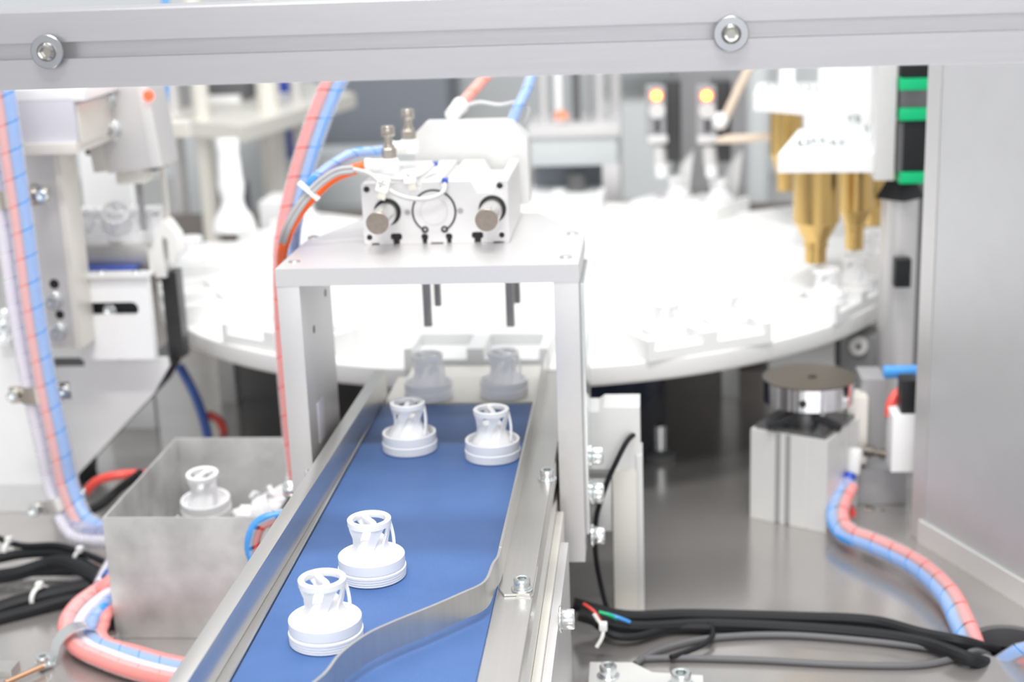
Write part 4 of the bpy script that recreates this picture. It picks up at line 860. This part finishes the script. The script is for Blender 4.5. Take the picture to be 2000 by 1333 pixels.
# left back structure: horizontal plate frame on columns
lf = thing('column_frame', 'pale corner plate frame carried on round columns at left back', 'frame', at(475, 270, Y=205))
zc0, zc1 = at(475, 278, Y=205).z, at(475, 248, Y=205).z
c_ = at(475, 260, Y=205); l_ = at(322, 250, Y=218); r_ = at(697, 226, Y=246)
part('plate', MB().prism([(l_.x, l_.y), (c_.x, c_.y), (r_.x, r_.y), (r_.x-14, r_.y+26), (l_.x-6, l_.y+26)], (0, 0, zc0), (1, 0, 0), (0, 1, 0), (0, 0, 1), zc1-zc0), 'cream_alu', lf)
for px, w, Y, m_ in ((398, 34, 216, 'cream_alu'), (345, 28, 226, 'anodised'), (530, 46, 226, 'cream_alu'), (585, 26, 240, 'anodised')):
    a = at(px, 270, Y=Y); rr = w/2*(Y/2900.); part('column', MB().cyl((a.x, Y, -14.98), (a.x, Y, 50), rr, 20), m_, lf)
far('control_unit', 'black control unit behind the white column at left back', 'box', 'navy', 410, 370, 470, 470, 240, 8, base_z=-14.98)
far('control_unit', 'dark brown unit above the corner plate frame', 'box', 'dark_grey', 365, 150, 486, 236, 240, 10)
far('reflector', 'bright white triangular cover among the dark units at left back', 'cover', 'plate_white', 402, 188, 470, 228, 238, 1.5)
far('blue_box', 'small deep blue box behind the hose pair at left back', 'box', 'deepblue', 558, 255, 590, 310, 250, 5)
jr = thing('plastic_jar', 'small white jar with blue lid behind the hose pair at left back', 'jar', at(555, 206, Y=246))
part('body', bxp(542, 182, 568, 206, 246, 5), 'plate_white', jr); part('lid', bxp(540, 150, 570, 182, 246, 5), 'deepblue', jr)
far('cabinet', 'pale blue grey panel between the columns at left back', 'cabinet', 'wall_grey', 330, 100, 600, 480, 270, 10, base_z=-14.98)
# tall white column on the left rear nest
wc = thing('white_column', 'tall bright white plastic column on the left rear of the turntable', 'column', at(455, 450, Y=184))
b0 = at(462, 448, Y=184)
def zz(yy): return at(455, yy, Y=184).z
px2 = 184/2900.
part('shaft', MB().lathe([(0, zz(448)), (44*px2, zz(448)), (38*px2, zz(425)), (26*px2, zz(408)), (22*px2, zz(390)), (25*px2, zz(378)), (27*px2, zz(362)), (24*px2, zz(345)), (23*px2, zz(320)), (21*px2, zz(300)), (23*px2, zz(278)), (22*px2, zz(272)), (0, zz(271))], (at(450, 350, Y=184).x, 184, 0), n=32), 'cap_white', wc)
# vibrating guide block right of column
far('guide_block', 'pale blue white guide block standing behind the big hose pair', 'block', 'plate_white', 505, 395, 590, 450, 200, 8)

# ================================================================== LEFT : FEEDER MODULE
YM = 132
lm = thing('mounting_plate', 'large pale mounting plate with diagonal dark edge at the left', 'plate', (-45, YM, -15))
pl = [at(-90, 700, Y=YM), at(326, 700, Y=YM), at(330, 716, Y=YM), at(300, 770, Y=YM), at(150, 930, Y=YM), at(150, 985, Y=YM), at(-90, 985, Y=YM)]
part('plate', MB().prism([(p.x, p.z) for p in pl], (0, YM, 0), (1, 0, 0), (0, 0, 1), (0, 1, 0), .5), 'plate_white', lm)
part('dark_edge', MB().prism([(p.x, p.z) for p in pl[1:6]]+[(p.x-1.8, p.z) for p in pl[1:6][::-1]], (0, YM+.55, 0), (1, 0, 0), (0, 0, 1), (0, 1, 0), 5), 'dark_plate', lm)
a = at(-90, 702, Y=YM); b = at(165, 715, Y=YM); part('slot', MB().box2((a.x, YM-.05, b.z), (b.x, YM+.1, a.z)), 'dark_grey', lm)
screw(lm, at(235, 690, Y=YM-.1)+V((0, 0, 0)), (.15, -1, 0), 1.1); screw(lm, at(52, 908, Y=YM-.1), (0, -1, 0), 1.2)
part('foot_rail', MB().box2((at(-90, 985, Y=YM).x, YM-6, -14.98), (at(150, 985, Y=YM).x, YM+2, at(0, 945, Y=YM-6).z), .08), 'plate_white', lm)
sl = thing('slotted_plate', 'pale slotted bracket plate carrying the feeder track at left', 'plate', at(220, 700, Y=128))
a = at(140, 545, Y=128); b = at(303, 702, Y=128); s0 = at(148, 592, Y=128); s1 = at(272, 617, Y=128); cz = (s0.z+s1.z)/2; rs_ = (s0.z-s1.z)/2
mb = MB(); th_ = 1.0
mb.box2((a.x, 128, s0.z), (b.x, 128+th_, a.z)); mb.box2((a.x, 128, b.z), (b.x, 128+th_, s1.z)); mb.box2((a.x, 128, s1.z), (s0.x, 128+th_, s0.z))
arc = [(s1.x-rs_+rs_*math.cos(t), cz+rs_*math.sin(t)) for t in [math.pi/2-math.pi*k/10 for k in range(11)]]
mb.prism([(b.x, s0.z)]+arc[:1]+arc[1:]+[(b.x, s1.z)], (0, 128, 0), (1, 0, 0), (0, 0, 1), (0, 1, 0), th_)
part('plate', mb, 'plate_white', sl); part('slot_back', MB().box2((s0.x-.2, 129.5, s1.z-.3), (s1.x+.2, 130, s0.z+.3)), 'black', sl)
screw(sl, at(215, 606, Y=129.2), (0, -1, 0), .9)
part('top_flange', MB().box2((a.x, 127.6, a.z), (b.x+.2, 129.6, a.z+.35), .05), 'light_alu', sl)
for px in (200, 267): screw(sl, at(px, 540, Y=128.6), (0, 0, 1), .8, False)
ft = thing('feeder_track', 'steel feeder track guiding a row of white caps to the turntable', 'feeder', at(230, 535, Y=136))
a = at(138, 478, Y=136); b = at(300, 532, Y=136); part('channel', MB().box2((a.x-8, 135, b.z), (b.x, 141, a.z), .1), 'steel', ft); part('rail_bar', bxp(136, 418, 262, 430, 142, 1.5), 'mid_grey', ft); part('rail_bar', bxp(136, 446, 262, 452, 142, 1.5), 'dark_grey', ft)
part('blue_strip', bxp(60, 527, 262, 538, 133, 1.5), 'deepblue', ft)
GF = 'white caps queued on the feeder track'
zfc = at(230, 478, Y=138).z
for i, (px, dz_, rot, lb) in enumerate(((160, 0, (0, 0, 1), 'white cap on the feeder track, first from the grey column'), (205, 0, (0, 0, 2), 'white cap on the feeder track, second from the grey column'), (240, 1.6, (.9, .3, 0), 'tilted white cap riding up on the feeder track'), (266, 0, (0, 0, .5), 'white cap on the feeder track, third from the grey column'), (308, 0, (0, 0, 2.4), 'white cap on the feeder track, nearest the turntable'))):
    p = at(px, 478, Y=138); cap((p.x, 138, zfc+dz_), 0, lb, GF, rot=rot)
eb = thing('escapement', 'white forked escapement block at the turntable end of the feeder', 'block', at(320, 540, Y=136))
a = at(296, 432, Y=134); b = at(352, 540, Y=134); zA, zB = a.z, b.z
wf = b.x-a.x
part('fork', MB().prism([(a.x, zB), (a.x-.3, zB+2.2), (a.x+.4, zA-1.2), (a.x+1.0, zA), (b.x-.8, zA), (b.x+.1, zA-1.4), (b.x+.2, zB+2.4), (b.x-.6, zB+1.2), (b.x-wf*.36, zB+1.6), (b.x-wf*.33, zA-1.8), (b.x-wf*.5, zA-1.4), (a.x+wf*.42, zA-1.9), (a.x+wf*.44, zB)], (0, 133.6, 0), (1, 0, 0), (0, 0, 1), (0, 1, 0), 2.2), 'white_plastic', eb)
part('stem', MB().box2((a.x+.3, 134.2, at(320, 700, Y=134).z), (a.x+1.8, 136, zB+.4)), 'dark_plate', eb)
gc = thing('grey_column', 'tall grey aluminium column with slot screws at the far left', 'column', (-42, 124, -15))
a = at(28, 300, Y=125); b = at(138, 680, Y=125)
part('column', MB().box2((at(-30, 300, Y=125).x, 125, b.z), (at(138, 480, Y=125).x, 128, a.z), .1), 'anodised', gc)
part('edge', MB().box2((at(126, 480, Y=124.8).x, 124.6, b.z), (at(139, 480, Y=124.8).x, 128.2, a.z), .06), 'cream_alu', gc)
part('ledge', MB().box2((at(-60, 285, Y=123).x, 122.5, at(60, 302, Y=123).z), (at(152, 285, Y=123).x, 131, at(60, 280, Y=123).z), .08), 'cream_alu', gc)
part('leg', MB().box2((at(-60, 690, Y=126).x, 126, -14.98), (at(60, 690, Y=126).x, 128, b.z), .06), 'plate_white', gc)
for px, py in ((106, 588), (114, 648), (8, 620), (8, 650)): screw(gc, at(px, py, Y=125)+V((0, -.02, 0)), (.2, -1, 0), 1.25)
p = at(106, 555, Y=125); part('hole', MB().cyl((p.x, 125.05, p.z), (p.x, 124.96, p.z), .45, 16), 'black', gc)
p = at(117, 615, Y=125); part('hole', MB().cyl((p.x, 125.05, p.z), (p.x, 124.96, p.z), .4, 16), 'black', gc)
p = at(68, 380, Y=122.5); part('ball_knob', MB().lathe([(0, 1.3), (.5, 1.2), (.85, .8), (.95, .3), (.8, -.2), (.4, -.5), (.4, -2), (0, -2)], (p.x, 122.9, p.z), (0, -1, 0), 28), 'rod_steel', gc)
tb = thing('drive_box', 'lilac grey rectangular drive box on the ledge at upper left', 'box', at(70, 275, Y=124))
part('case', bxp(-70, 197, 152, 279, 123, 9, .15), 'lilac_grey', tb); part('lid', bxp(-70, 178, 166, 197, 123, 9, .1), 'plate_white', tb)
part('end_plate', bxp(148, 205, 160, 282, 123.5, 8, .05), 'cream_alu', tb)
cb = thing('slide_cylinder', 'tilted grey slide cylinder block with two screws at upper left', 'pneumatic cylinder', at(250, 300, Y=134))
rt = Matrix.Rotation(-.09, 3, 'Y')
cc_ = at(262, 225, Y=134); part('body', MB().box(cc_, (5.2, 5, 9.6), .2, rot=rt), 'anodised', cb); cl_ = at(205, 232, Y=134); part('side_body', MB().box(cl_, (2.4, 4.6, 9.2), .2, rot=rt), 'cream_alu', cb)
part('gap_plate', MB().box(at(178, 215, Y=136), (1.6, 3, 8), .1, rot=rt), 'brown_grey', cb)
for px, py in ((207, 195), (217, 254)): screw(cb, at(px, py, Y=131.6), (0, -1, 0), 1.5, True)
part('front_edge', MB().box(at(288, 225, Y=131.4), (1.0, .4, 9.4), .05, rot=rt), 'light_alu', cb)
p = at(290, 187, Y=131); part('red_lamp', MB().lathe([(0, .3), (.4, .2), (.5, 0), (0, -.1)], p, (0, -1, 0), 16), 'led_ring', cb)
part('foot', MB().box(at(275, 312, Y=134), (4.2, 4, 1.1), .1, rot=Matrix.Rotation(.15, 3, 'Y')), 'brown_grey', cb)
part('tool_head', MB().box(at(263, 338, Y=134), (2.6, 3, 1.6), .1), 'cream_alu', cb)
for px, w, Y, m_, y1_ in ((268, 12, 134, 'mid_grey', 450), (316, 12, 137, 'cream_alu', 430)):
    a = at(px, 320, Y=Y); part('rod', MB().cyl((a.x, Y, at(px, y1_, Y=Y).z), (a.x, Y, a.z), w/2*(Y/2900.), 14), m_, cb)
far('backing_panel', 'pale grey backing panel behind the feeder at left', 'panel', 'plate_white', 130, 100, 262, 425, 150, 1, base_z=-14.98)
bundle('blue_hose', 'short bright blue hose dropping to a white fitting at upper left', [at(326, -400, Y=150), at(322, 90, Y=150), at(322, 170, Y=150), at(320, 218, Y=150)], [(0, 0, .42, 'blue_hose', 'tube')])
bk = thing('fitting_block', 'cream fitting block below the short blue hose at upper left', 'block', at(325, 270, Y=150))
part('stalk', MB().cyl(at(255, 268, Y=150), at(323, 268, Y=150), .6, 14), 'anodised', bk); part('fitting', MB().lathe([(0, 0), (1.1, 0), (1.0, 2.5), (.7, 3.2), (0, 3.2)], at(323, 275, Y=150), n=20), 'cream_alu', bk); part('side_arm', MB().box(at(345, 252, Y=150), (3.0, 2, 1.6), .2), 'cream_alu', bk)
far('left_panel', 'dark grey unit above the corner plate at left back', 'box', 'mid_grey', 318, 100, 372, 235, 232, 8)
